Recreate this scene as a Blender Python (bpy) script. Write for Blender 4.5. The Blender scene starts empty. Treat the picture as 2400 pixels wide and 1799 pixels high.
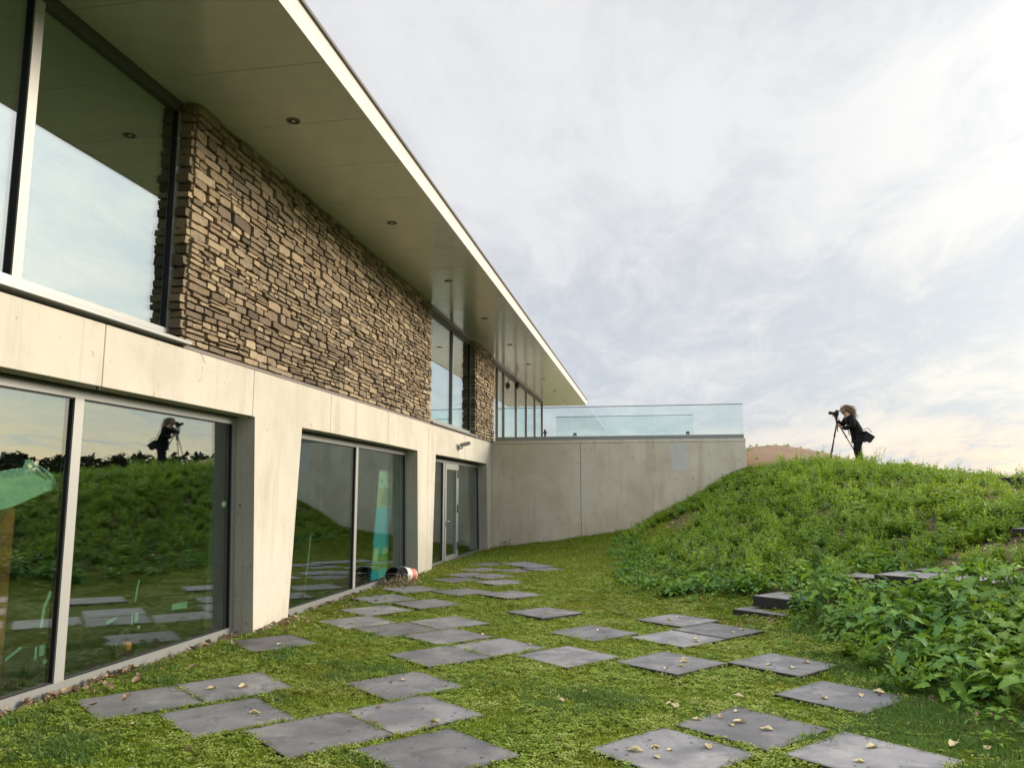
import bpy, bmesh, math, random
import numpy as np
from mathutils import Vector, Matrix, Euler
R = math.radians
random.seed(11); rng = np.random.default_rng(11)
sc = bpy.context.scene
COL = sc.collection

# ------------------------------------------------------------------ camera
EYE = 1.62
cd = bpy.data.cameras.new('camera'); cam = bpy.data.objects.new('camera', cd); COL.objects.link(cam)
cd.sensor_width = 36; cd.lens = 27.69; cd.clip_start = 0.05; cd.clip_end = 2000
cam.location = (0, 0, EYE); cam.rotation_euler = (R(90 + 7.915), 0, R(10.12)); sc.camera = cam

# ------------------------------------------------------------------ world, sun, exposure
SUN_AZ, SUN_EL = 58.0, 17.0          # azimuth from +Y towards +X
sdir = Vector((math.sin(R(SUN_AZ)) * math.cos(R(SUN_EL)), math.cos(R(SUN_AZ)) * math.cos(R(SUN_EL)), math.sin(R(SUN_EL))))
w = bpy.data.worlds.new('World'); sc.world = w; w.use_nodes = True
nt = w.node_tree; N = nt.nodes; L = nt.links; N.clear()


def nd(t, **k):
    n = N.new(t)
    for a, b in k.items():
        setattr(n, a, b)
    return n


def mth(op, a, b=None, c=None, clamp=False):
    n = N.new('ShaderNodeMath'); n.operation = op; n.use_clamp = clamp
    for i, v in enumerate((a, b, c)):
        if v is None: continue
        if isinstance(v, (int, float)): n.inputs[i].default_value = v
        else: L.new(v, n.inputs[i])
    return n.outputs[0]


def mixc(f, a, b, mode='MIX'):
    n = N.new('ShaderNodeMix'); n.data_type = 'RGBA'; n.blend_type = mode
    for s, v in ((0, f), (6, a), (7, b)):
        if isinstance(v, (int, float)): n.inputs[s].default_value = v
        elif isinstance(v, tuple): n.inputs[s].default_value = (*v, 1)
        else: L.new(v, n.inputs[s])
    return n.outputs[2]


def sstep(x, a, b):
    n = N.new('ShaderNodeMapRange'); n.interpolation_type = 'SMOOTHSTEP'
    L.new(x, n.inputs[0]); n.inputs[1].default_value = a; n.inputs[2].default_value = b
    return n.outputs[0]


SKYK = 6.7
tc = nd('ShaderNodeTexCoord'); sep = nd('ShaderNodeSeparateXYZ'); L.new(tc.outputs['Generated'], sep.inputs[0])
zc = mth('MAXIMUM', sep.outputs[2], 0.0)
inv = mth('DIVIDE', 1.0, mth('ADD', zc, 0.13))
cmb = nd('ShaderNodeCombineXYZ'); L.new(mth('MULTIPLY', sep.outputs[0], inv), cmb.inputs[0]); L.new(mth('MULTIPLY', sep.outputs[1], inv), cmb.inputs[1])


def noise(vec, scale, det, rough, dist, loc=(0, 0, 0), scl=(1, 1, 1), rot=0):
    mp = nd('ShaderNodeMapping'); L.new(vec, mp.inputs[0]); mp.inputs['Location'].default_value = loc; mp.inputs['Scale'].default_value = scl
    mp.inputs['Rotation'].default_value = (0, 0, rot)
    n = nd('ShaderNodeTexNoise'); L.new(mp.outputs[0], n.inputs['Vector'])
    n.inputs['Scale'].default_value = scale; n.inputs['Detail'].default_value = det; n.inputs['Roughness'].default_value = rough; n.inputs['Distortion'].default_value = dist
    return n.outputs[0]


n1 = noise(cmb.outputs[0], 0.85, 9, 0.6, 0.6, (3.1, 1.7, 0), (1.0, 0.7, 1), R(-25))
n2 = noise(cmb.outputs[0], 3.2, 10, 0.68, 0.5, (7.3, 4.4, 2), (1.3, 0.6, 1), R(-25))
n3 = noise(cmb.outputs[0], 0.32, 5, 0.5, 0.2, (1.2, 9.1, 4))
cl = mth('ADD', mth('MULTIPLY', n1, 0.52), mth('MULTIPLY', n2, 0.48))
bright = sstep(cl, 0.40, 0.62)
dt = nd('ShaderNodeVectorMath', operation='DOT_PRODUCT'); L.new(tc.outputs['Generated'], dt.inputs[0]); dt.inputs[1].default_value = sdir
glow = mth('POWER', mth('MAXIMUM', dt.outputs['Value'], 0.0), 5.0)
glow2 = mth('POWER', mth('MAXIMUM', dt.outputs['Value'], 0.0), 2.0)
low = mth('SUBTRACT', 1.0, sstep(zc, 0.0, 0.22))
lowb = mth('SUBTRACT', 1.0, sstep(zc, 0.05, 0.42))
# base between clouds, thin cloud, thick bright cloud
grey = mixc(lowb, (0.67, 0.69, 0.725), (0.58, 0.63, 0.705))
white = mixc(lowb, (0.88, 0.88, 0.885), (0.78, 0.80, 0.835))
cloud = mixc(bright, grey, white)
up = mth('MULTIPLY', sstep(zc, 0.22, 0.5), sstep(n3, 0.40, 0.60))
cloud = mixc(mth('MULTIPLY', up, 0.2), cloud, (0.90, 0.90, 0.90))
warm = mixc(bright, (0.70, 0.73, 0.73), (1.0, 0.91, 0.70))
gf = mth('MULTIPLY', glow, 1.7, clamp=True)
cloud = mixc(mth('MULTIPLY', gf, mth('ADD', 0.25, mth('MULTIPLY', lowb, 0.75))), cloud, warm)
orange = mth('MULTIPLY', mth('MULTIPLY', glow2, mth('SUBTRACT', 1.0, sstep(zc, 0.0, 0.11))), sstep(n2, 0.36, 0.52))
cloud = mixc(mth('MULTIPLY', orange, 0.8, clamp=True), cloud, (1.5, 1.02, 0.55))
gain = mth('ADD', 1.0, mth('MULTIPLY', mth('POWER', glow2, 3.5), 0.7))
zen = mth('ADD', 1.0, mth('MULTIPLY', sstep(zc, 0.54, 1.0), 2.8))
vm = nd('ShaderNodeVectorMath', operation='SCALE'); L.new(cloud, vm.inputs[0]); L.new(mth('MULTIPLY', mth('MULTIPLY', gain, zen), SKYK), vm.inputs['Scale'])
sky = nd('ShaderNodeTexSky'); sky.sky_type = 'NISHITA'; sky.sun_disc = False
sky.sun_elevation = R(SUN_EL); sky.sun_rotation = R(SUN_AZ); sky.air_density = 1.0; sky.dust_density = 2.0
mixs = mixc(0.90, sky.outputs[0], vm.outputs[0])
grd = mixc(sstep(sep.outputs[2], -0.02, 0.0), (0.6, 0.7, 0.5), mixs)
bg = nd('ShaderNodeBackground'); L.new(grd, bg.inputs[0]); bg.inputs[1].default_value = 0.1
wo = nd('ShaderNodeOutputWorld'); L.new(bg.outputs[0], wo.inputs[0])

sl = bpy.data.lights.new('sun', 'SUN'); so = bpy.data.objects.new('sun', sl); COL.objects.link(so)
sl.energy = 2.9; sl.angle = R(22); sl.color = (1.0, 0.88, 0.70)
so.rotation_euler = (-sdir).to_track_quat('-Z', 'Y').to_euler(); so.location = sdir * 60
sc.view_settings.view_transform = 'Standard'; sc.view_settings.look = 'None'; sc.view_settings.gamma = 1
sc.view_settings.use_curve_mapping = False; sc.view_settings.exposure = 0.6
sc.cycles.max_bounces = 10; sc.cycles.transparent_max_bounces = 12; sc.cycles.glossy_bounces = 6
sc.cycles.caustics_reflective = False; sc.cycles.caustics_refractive = False


# ------------------------------------------------------------------ materials
class MT:
    def __init__(s, name):
        s.m = bpy.data.materials.new(name); s.m.use_nodes = True
        s.t = s.m.node_tree; s.n = s.t.nodes; s.l = s.t.links; s.n.clear()
        s.out = s.n.new('ShaderNodeOutputMaterial')

    def new(s, t, **k):
        n = s.n.new(t)
        for a, b in k.items(): setattr(n, a, b)
        return n

    def put(s, sock, v):
        if v is None: return
        if hasattr(v, 'is_output'): s.l.new(v, sock)
        elif isinstance(v, tuple) and len(v) == 3 and sock.type == 'RGBA': sock.default_value = (*v, 1)
        else: sock.default_value = v

    def pos(s, scale=(1, 1, 1), obj=False):
        if obj:
            o = s.new('ShaderNodeTexCoord').outputs['Object']
        else:
            o = s.new('ShaderNodeNewGeometry').outputs['Position']
        if scale != (1, 1, 1):
            mp = s.new('ShaderNodeMapping'); s.l.new(o, mp.inputs[0]); mp.inputs['Scale'].default_value = scale; o = mp.outputs[0]
        return o

    def noise(s, vec, scale, det=4, rough=0.5, dist=0.0):
        n = s.new('ShaderNodeTexNoise'); s.l.new(vec, n.inputs['Vector'])
        n.inputs['Scale'].default_value = scale; n.inputs['Detail'].default_value = det; n.inputs['Roughness'].default_value = rough; n.inputs['Distortion'].default_value = dist
        return n.outputs[0]

    def vor(s, vec, scale, out='Distance'):
        n = s.new('ShaderNodeTexVoronoi'); s.l.new(vec, n.inputs['Vector']); n.inputs['Scale'].default_value = scale
        return n.outputs[out]

    def ramp(s, f, a, b, smooth=True, to=(0, 1)):
        n = s.new('ShaderNodeMapRange'); n.interpolation_type = 'SMOOTHSTEP' if smooth else 'LINEAR'
        s.l.new(f, n.inputs[0]); n.inputs[1].default_value = a; n.inputs[2].default_value = b; n.inputs[3].default_value = to[0]; n.inputs[4].default_value = to[1]
        return n.outputs[0]

    def mix(s, f, a, b, mode='MIX'):
        n = s.new('ShaderNodeMix'); n.data_type = 'RGBA'; n.blend_type = mode
        s.put(n.inputs[0], f); s.put(n.inputs[6], a); s.put(n.inputs[7], b)
        return n.outputs[2]

    def math(s, op, a, b=None, clamp=False):
        n = s.new('ShaderNodeMath'); n.operation = op; n.use_clamp = clamp
        s.put(n.inputs[0], a); s.put(n.inputs[1], b)
        return n.outputs[0]

    def rnd(s):
        return s.new('ShaderNodeObjectInfo').outputs['Random']

    def cells(s, f, cols):
        n = s.new('ShaderNodeValToRGB'); s.l.new(f, n.inputs[0]); n.color_ramp.interpolation = 'LINEAR'
        e = n.color_ramp.elements
        while len(e) < len(cols): e.new(0.5)
        for i, c in enumerate(cols):
            e[i].position = i / (len(cols) - 1); e[i].color = (*c, 1)
        return n.outputs[0]

    def bsdf(s, col, rough=0.8, spec=0.3, metal=0.0, bump=None, bstr=0.3, bdist=0.01, trans=0.0, coat=0.0, tcol=None):
        p = s.new('ShaderNodeBsdfPrincipled')
        s.put(p.inputs['Base Color'], col); s.put(p.inputs['Roughness'], rough); s.put(p.inputs['Specular IOR Level'], spec)
        s.put(p.inputs['Metallic'], metal); s.put(p.inputs['Coat Weight'], coat)
        if bump is not None:
            b = s.new('ShaderNodeBump'); b.inputs['Strength'].default_value = bstr; b.inputs['Distance'].default_value = bdist
            s.l.new(bump, b.inputs['Height']); s.l.new(b.outputs[0], p.inputs['Normal'])
        o = p.outputs[0]
        if trans:
            tr = s.new('ShaderNodeBsdfTranslucent'); s.put(tr.inputs[0], tcol if tcol is not None else col)
            mx = s.new('ShaderNodeMixShader'); mx.inputs[0].default_value = trans
            s.l.new(o, mx.inputs[1]); s.l.new(tr.outputs[0], mx.inputs[2]); o = mx.outputs[0]
        s.l.new(o, s.out.inputs[0])
        return s.m


def plain(name, col, rough=0.6, spec=0.3, metal=0.0, grain=0.06, gs=40, **k):
    t = MT(name); v = t.noise(t.pos(), gs, 5, 0.6)
    c = t.mix(t.ramp(v, 0.3, 0.7), tuple(x * (1 - grain) for x in col), tuple(min(1, x * (1 + grain)) for x in col))
    return t.bsdf(c, rough, spec, metal, **k)


def concrete(name, a, b, stain, speck=0.5, horiz=0.0):
    t = MT(name); p = t.pos()
    big = t.noise(p, 0.7, 6, 0.6, 0.4); mid = t.noise(p, 3.5, 6, 0.65); fine = t.noise(p, 60, 4, 0.6)
    st = t.noise(t.pos((2.2, 2.2, 0.35)), 1.3, 5, 0.6)
    c = t.mix(t.ramp(big, 0.35, 0.65), a, b)
    c = t.mix(t.math('MULTIPLY', t.ramp(st, 0.52, 0.72), 0.5), c, stain)
    c = t.mix(t.math('MULTIPLY', t.ramp(mid, 0.55, 0.75), 0.35), c, tuple(x * 0.8 for x in a))
    c = t.mix(t.math('MULTIPLY', t.ramp(fine, 0.35, 0.75), 0.14), c, tuple(x * 0.6 for x in a))
    vp = t.new('ShaderNodeTexVoronoi'); t.l.new(p, vp.inputs['Vector']); vp.inputs['Scale'].default_value = 9.0
    vc = t.new('ShaderNodeSeparateColor'); t.l.new(vp.outputs['Color'], vc.inputs[0])
    rad = t.ramp(vc.outputs[0], 0.5, 1.0, False, (0.0, 0.17))
    dab = t.math('MULTIPLY', t.ramp(t.noise(p, 11, 3, 0.55, 0.8), 0.66, 0.74), speck * 0.6)
    c = t.mix(dab, c, tuple(x * 0.55 for x in stain))
    hole = t.math('LESS_THAN', vp.outputs['Distance'], rad)
    hole = t.math('MULTIPLY', hole, t.math('GREATER_THAN', vc.outputs[1], 1 - speck))
    c = t.mix(t.math('MULTIPLY', hole, 0.75), c, tuple(x * 0.3 for x in stain))
    drip = t.noise(t.pos((7, 7, 0.25)), 1.6, 4, 0.6)
    c = t.mix(t.math('MULTIPLY', t.ramp(drip, 0.56, 0.72), 0.16), c, tuple(x * 0.8 for x in stain))
    hgt = t.math('SUBTRACT', t.math('ADD', t.math('MULTIPLY', fine, 0.25), t.math('MULTIPLY', mid, 0.4)), hole)
    return t.bsdf(c, 0.85, 0.25, bump=hgt, bstr=0.35, bdist=0.006)


M = {}
M['concrete'] = concrete('cream_concrete', (0.54, 0.50, 0.425), (0.63, 0.59, 0.51), (0.42, 0.38, 0.31), 0.8)
M['wallconc'] = concrete('grey_concrete', (0.60, 0.53, 0.42), (0.72, 0.67, 0.58), (0.42, 0.35, 0.25), 0.9)
M['patch'] = concrete('render_patch', (0.60, 0.60, 0.58), (0.68, 0.68, 0.65), (0.50, 0.47, 0.42), 0.5)
M['joint'] = plain('dark_joint', (0.16, 0.145, 0.12), 0.9)  # dark fill colour of the panel joints
M['alu'] = plain('aluminium_frame', (0.29, 0.30, 0.30), 0.42, 0.5, 0.35, 0.03)
M['alu_light'] = plain('light_aluminium', (0.36, 0.36, 0.35), 0.45, 0.5, 0.2, 0.03)
M['dark_frame'] = plain('dark_frame', (0.085, 0.08, 0.075), 0.5)
M['gasket'] = plain('black_gasket', (0.012, 0.012, 0.012), 0.5)
M['flash'] = plain('grey_flashing', (0.22, 0.19, 0.17), 0.7)
M['steel'] = plain('brushed_steel', (0.6, 0.6, 0.6), 0.3, 0.5, 0.9, 0.03)
M['white'] = plain('white_fascia', (0.58, 0.56, 0.54), 0.45, 0.4, 0, 0.02)
M['trim'] = plain('roof_trim', (0.13, 0.11, 0.10), 0.5)
M['black'] = plain('black_plastic', (0.015, 0.015, 0.016), 0.45)
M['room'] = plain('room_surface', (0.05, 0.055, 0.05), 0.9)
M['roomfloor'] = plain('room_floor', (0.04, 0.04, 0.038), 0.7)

t = MT('soffit_panel'); p = t.pos()
wv = t.noise(t.pos((1, 0.45, 1)), 1.6, 3, 0.5); n_ = t.noise(p, 5, 4)
c = t.mix(t.ramp(n_, 0.3, 0.7), (0.53, 0.52, 0.47), (0.57, 0.56, 0.51))
M['soffit'] = t.bsdf(c, 0.16, 0.55, bump=wv, bstr=0.10, bdist=0.05)

for gname, g0, g1 in (('glass', 0.21, 0.76), ('upper_glass', 0.46, 0.5)):
    t = MT('window_' + gname)
    lw = t.new('ShaderNodeLayerWeight'); lw.inputs['Blend'].default_value = 0.5
    f = t.math('POWER', lw.outputs['Facing'], 4.0); f = t.math('ADD', t.math('MULTIPLY', f, g1), g0, True)
    gl = t.new('ShaderNodeBsdfGlossy'); gl.inputs['Roughness'].default_value = 0.0; gl.inputs['Color'].default_value = (0.90, 0.97, 1.0, 1)
    wb = t.new('ShaderNodeBump'); wb.inputs['Strength'].default_value = 0.02; wb.inputs['Distance'].default_value = 0.05
    t.l.new(t.noise(t.pos(), 0.9, 2, 0.4), wb.inputs['Height']); t.l.new(wb.outputs[0], gl.inputs['Normal'])
    tr = t.new('ShaderNodeBsdfTransparent'); tr.inputs['Color'].default_value = (0.84, 0.95, 0.90, 1)
    mx = t.new('ShaderNodeMixShader'); t.l.new(f, mx.inputs[0]); t.l.new(tr.outputs[0], mx.inputs[1]); t.l.new(gl.outputs[0], mx.inputs[2]); t.l.new(mx.outputs[0], t.out.inputs[0])
    M[gname] = t.m

t = MT('balustrade_glass')
lw = t.new('ShaderNodeLayerWeight'); lw.inputs['Blend'].default_value = 0.5
f = t.math('POWER', lw.outputs['Facing'], 4.0); f = t.math('ADD', t.math('MULTIPLY', f, 0.7), 0.06, True)
gl = t.new('ShaderNodeBsdfGlossy'); gl.inputs['Roughness'].default_value = 0.0
tr = t.new('ShaderNodeBsdfTransparent'); tr.inputs['Color'].default_value = (0.93, 0.975, 0.97, 1)
mx = t.new('ShaderNodeMixShader'); t.l.new(f, mx.inputs[0]); t.l.new(tr.outputs[0], mx.inputs[1]); t.l.new(gl.outputs[0], mx.inputs[2]); t.l.new(mx.outputs[0], t.out.inputs[0])
M['bglass'] = t.m

t = MT('ledge_stone'); p = t.pos(); r = t.rnd()
# stone tone: per piece for the single stones, per cell otherwise
vc = t.vor(p, 4.0, 'Color'); sp = t.new('ShaderNodeSeparateColor'); t.l.new(vc, sp.inputs[0])
at = t.new('ShaderNodeAttribute'); at.attribute_name = 'tone'
tone = t.math('FRACT', t.math('ADD', r, at.outputs['Fac']))
base = t.cells(tone, [(0.14, 0.105, 0.075), (0.33, 0.245, 0.16), (0.20, 0.165, 0.125), (0.42, 0.32, 0.21), (0.16, 0.12, 0.085), (0.29, 0.23, 0.165), (0.48, 0.38, 0.26), (0.11, 0.085, 0.07)])
n1_ = t.noise(p, 14, 6, 0.65, 0.6); n2_ = t.noise(p, 55, 5, 0.6)
c = t.mix(t.math('MULTIPLY', t.ramp(n1_, 0.5, 0.75), 0.6), base, (0.11, 0.085, 0.06))
c = t.mix(t.math('MULTIPLY', t.ramp(n2_, 0.5, 0.8), 0.4), c, (0.50, 0.43, 0.32))
M['stone'] = t.bsdf(c, 0.9, 0.2, bump=t.math('ADD', n1_, t.math('MULTIPLY', n2_, 0.5)), bstr=1.0, bdist=0.02)
M['mortar'] = plain('stone_backing', (0.03, 0.024, 0.019), 0.95)

t = MT('slab_stone'); p = t.pos(); r = t.rnd()
n1_ = t.noise(p, 2.3, 7, 0.62, 0.5); n2_ = t.noise(p, 90, 3, 0.6); n3_ = t.noise(p, 16, 5, 0.7)
c = t.mix(t.ramp(n1_, 0.35, 0.65), (0.115, 0.115, 0.125), (0.205, 0.20, 0.21))
c = t.mix(t.math('MULTIPLY', t.ramp(n3_, 0.55, 0.75), 0.4), c, (0.28, 0.275, 0.275))
c = t.mix(t.math('MULTIPLY', t.ramp(n2_, 0.4, 0.7), 0.25), c, (0.07, 0.07, 0.075))
vp = t.new('ShaderNodeTexVoronoi'); t.l.new(p, vp.inputs['Vector']); vp.inputs['Scale'].default_value = 15
vs = t.new('ShaderNodeSeparateColor'); t.l.new(vp.outputs['Color'], vs.inputs[0])
pit = t.math('LESS_THAN', vp.outputs['Distance'], t.ramp(vs.outputs[0], 0.45, 1.0, False, (0, 0.24)))
c = t.mix(t.math('MULTIPLY', pit, 0.85), c, (0.025, 0.025, 0.027))
c = t.mix(t.math('MULTIPLY', t.ramp(t.noise(t.pos(), 1.6, 6, 0.7), 0.5, 0.68), 0.6), c, (0.31, 0.30, 0.285))
ob = t.new('ShaderNodeSeparateXYZ'); t.l.new(t.new('ShaderNodeTexCoord').outputs['Object'], ob.inputs[0])
ed = t.math('MAXIMUM', t.math('ABSOLUTE', ob.outputs[0]), t.math('ABSOLUTE', ob.outputs[1]))
ed = t.math('ADD', ed, t.math('MULTIPLY', t.math('SUBTRACT', t.noise(p, 7, 5, 0.7), 0.5), 0.16))
c = t.mix(t.math('MULTIPLY', t.ramp(ed, 0.325, 0.375), 0.6), c, (0.075, 0.068, 0.045))
wet = t.noise(p, 3.2, 4, 0.6, 0.8)
c = t.mix(t.math('MULTIPLY', t.ramp(wet, 0.58, 0.66), 0.5), c, (0.07, 0.068, 0.072))
br = t.ramp(r, 0, 1, False, (0.7, 1.2))
hs = t.new('ShaderNodeHueSaturation'); t.l.new(c, hs.inputs['Color']); t.l.new(br, hs.inputs['Value'])
M['slab'] = t.bsdf(hs.outputs[0], 0.62, 0.4, bump=t.math('SUBTRACT', t.math('MULTIPLY', n2_, 0.3), pit), bstr=0.4, bdist=0.004)
M['slab_side'] = plain('slab_side', (0.035, 0.034, 0.038), 0.8)

# soil, moss and sand on the one ground sheet
t = MT('ground_soil'); p = t.pos()
g1 = t.noise(p, 1.2, 6, 0.6); g2 = t.noise(p, 25, 5, 0.7)
moss = t.mix(t.ramp(g1, 0.35, 0.65), (0.07, 0.095, 0.02), (0.12, 0.135, 0.03))
moss = t.mix(t.math('MULTIPLY', t.ramp(g2, 0.45, 0.7), 0.6), moss, (0.03, 0.028, 0.014))
soil = t.mix(t.ramp(g2, 0.3, 0.7), (0.085, 0.06, 0.042), (0.17, 0.125, 0.09))
soil = t.mix(t.math('MULTIPLY', t.ramp(g1, 0.5, 0.7), 0.5), soil, (0.11, 0.10, 0.05))
sand = t.mix(t.ramp(g2, 0.3, 0.7), (0.20, 0.135, 0.09), (0.29, 0.205, 0.14))
at = t.new('ShaderNodeAttribute'); at.attribute_name = 'cover'
sc3 = t.new('ShaderNodeSeparateColor'); t.l.new(at.outputs['Color'], sc3.inputs[0])
c = t.mix(sc3.outputs[0], moss, soil); c = t.mix(sc3.outputs[1], c, sand)
M['ground'] = t.bsdf(c, 0.95, 0.1, bump=t.math('ADD', g2, g1), bstr=0.6, bdist=0.03)


def leafmat(name, cols, dark, nscale=0.9, trans=0.3, rough=0.5, spec=0.35, rw=0.55):
    t = MT(name); p = t.pos(); r = t.rnd()
    a = t.noise(p, nscale, 4, 0.6, 0.3); b = t.noise(p, nscale * 9, 3, 0.6)
    v = t.math('ADD', t.math('MULTIPLY', t.ramp(a, 0.3, 0.7), 1 - rw), t.math('MULTIPLY', r, rw))
    v = t.math('ADD', t.math('MULTIPLY', v, 0.75), t.math('MULTIPLY', b, 0.25))
    c = t.cells(v, cols)
    c = t.mix(t.math('MULTIPLY', t.ramp(t.noise(p, nscale * 0.45, 3, 0.5), 0.5, 0.7), 0.22), c, (cols[-1][0] * 0.8, cols[-1][1] * 0.62, cols[-1][2] * 0.8))
    return t.bsdf(c, rough, spec, trans=trans, tcol=t.mix(0.5, c, (cols[-1][0] * 1.2, cols[-1][1] * 1.3, cols[-1][2] * 0.6)))


M['moss'] = leafmat('moss_leaf', [(0.09, 0.135, 0.018), (0.14, 0.24, 0.022), (0.26, 0.36, 0.03), (0.17, 0.27, 0.022), (0.36, 0.38, 0.05), (0.28, 0.18, 0.06)], 0, 0.8, 0.25, rw=0.5)
M['sedum'] = leafmat('sedum_leaf', [(0.10, 0.17, 0.02), (0.18, 0.30, 0.03), (0.28, 0.40, 0.04), (0.42, 0.50, 0.13), (0.32, 0.20, 0.07)], 0, 1.3, 0.25, 0.4)
M['cushion'] = leafmat('cushion_leaf', [(0.06, 0.12, 0.03), (0.10, 0.19, 0.045), (0.14, 0.25, 0.055), (0.20, 0.27, 0.06)], 0, 1.2, 0.3)
M['feather'] = leafmat('feathery_leaf', [(0.035, 0.095, 0.014), (0.085, 0.185, 0.02), (0.145, 0.265, 0.024), (0.23, 0.35, 0.032), (0.35, 0.44, 0.055)], 0, 0.45, 0.35)
M['broad'] = leafmat('broad_leaf', [(0.025, 0.08, 0.018), (0.045, 0.14, 0.024), (0.085, 0.21, 0.03), (0.17, 0.31, 0.03), (0.27, 0.38, 0.045)], 0, 1.0, 0.30, 0.5, 0.28)
M['stem'] = plain('stem_green', (0.10, 0.16, 0.05), 0.6)
M['litter'] = leafmat('brown_leaf', [(0.12, 0.075, 0.05), (0.24, 0.16, 0.10), (0.38, 0.28, 0.18), (0.18, 0.10, 0.07), (0.52, 0.43, 0.30)], 0, 14, 0.1, 0.7, 0.2, 0.3)
M['yleaf'] = leafmat('pale_leaf', [(0.50, 0.42, 0.24), (0.62, 0.54, 0.33), (0.56, 0.45, 0.22), (0.66, 0.60, 0.42)], 0, 9, 0.15, 0.6, 0.3)
M['tree'] = leafmat('tree_leaf', [(0.010, 0.016, 0.009), (0.02, 0.032, 0.014), (0.03, 0.04, 0.016), (0.04, 0.045, 0.018)], 0, 0.25, 0.1, 0.8, 0.1)
M['bark'] = plain('bark', (0.06, 0.045, 0.035), 0.9)


# ------------------------------------------------------------------ mesh helpers
def link(name, me, mat=None, parent=None):
    if mat is not None:
        for m_ in (mat if isinstance(mat, (list, tuple)) else [mat]):
            me.materials.append(M[m_] if isinstance(m_, str) else m_)
    o = bpy.data.objects.new(name, me); COL.objects.link(o)
    if parent is not None: o.parent = parent
    return o


def fin(bm, name, mat=None, parent=None, smooth=False, bev=0.0):
    if bev:
        bmesh.ops.bevel(bm, geom=bm.edges[:], offset=bev, segments=1, affect='EDGES', clamp_overlap=True)
    bmesh.ops.recalc_face_normals(bm, faces=bm.faces[:])
    me = bpy.data.meshes.new(name); bm.to_mesh(me); bm.free()
    if smooth: me.polygons.foreach_set('use_smooth', [True] * len(me.polygons))
    return link(name, me, mat, parent)


def bx(bm, x0, x1, y0, y1, z0, z1, mi=0):
    v = [bm.verts.new(q) for q in ((x0, y0, z0), (x1, y0, z0), (x1, y1, z0), (x0, y1, z0), (x0, y0, z1), (x1, y0, z1), (x1, y1, z1), (x0, y1, z1))]
    for f_ in ((3, 2, 1, 0), (4, 5, 6, 7), (0, 1, 5, 4), (1, 2, 6, 5), (2, 3, 7, 6), (3, 0, 4, 7)):
        f = bm.faces.new([v[i] for i in f_]); f.material_index = mi


def box(name, x0, x1, y0, y1, z0, z1, mat, parent=None, bev=0.0):
    bm = bmesh.new(); bx(bm, x0, x1, y0, y1, z0, z1)
    return fin(bm, name, mat, parent, bev=bev)


def prism_x(bm, poly, x0, x1):
    """polygon in (y, z) extruded between x0 (front) and x1 (back)"""
    a = [bm.verts.new((x0, y, z)) for y, z in poly]; b = [bm.verts.new((x1, y, z)) for y, z in poly]
    bm.faces.new(a); bm.faces.new(b[::-1])
    for i in range(len(poly)):
        j = (i + 1) % len(poly); bm.faces.new((a[j], a[i], b[i], b[j]))


def tube(bm, pts, rad, n=8, cap=True):
    pts = [Vector(p) for p in pts]
    if isinstance(rad, (int, float)): rad = [rad] * len(pts)
    rings = []
    for i, p in enumerate(pts):
        d = (pts[min(i + 1, len(pts) - 1)] - pts[max(i - 1, 0)]).normalized()
        u = d.orthogonal().normalized() if abs(d.z) > 0.95 else d.cross(Vector((0, 0, 1))).normalized()
        v = d.cross(u)
        rings.append([bm.verts.new(p + (u * math.cos(6.2832 * k / n) + v * math.sin(6.2832 * k / n)) * rad[i]) for k in range(n)])
    for a, b in zip(rings, rings[1:]):
        for k in range(n):
            bm.faces.new((a[k], a[(k + 1) % n], b[(k + 1) % n], b[k]))
    if cap:
        bm.faces.new(rings[0][::-1]); bm.faces.new(rings[-1])


def ell(bm, c, r, seg=12, rings=8, rot=None):
    mt = Matrix.Translation(c) @ (rot.to_matrix().to_4x4() if rot else Matrix.Identity(4)) @ Matrix.Diagonal((*r, 1))
    bmesh.ops.create_uvsphere(bm, u_segments=seg, v_segments=rings, radius=1, matrix=mt)


def thing(name, label, cat, loc=(0, 0, 0), rz=0, group=None):
    o = bpy.data.objects.new(name, None); COL.objects.link(o); o.empty_display_size = 0.1
    o.location = loc; o.rotation_euler = (0, 0, rz); tag(o, label, cat, group)
    return o


def tag(o, label=None, cat=None, group=None, kind=None):
    if label: o['label'] = label
    if cat: o['category'] = cat
    if group: o['group'] = group
    if kind: o['kind'] = kind
    return o


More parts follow.
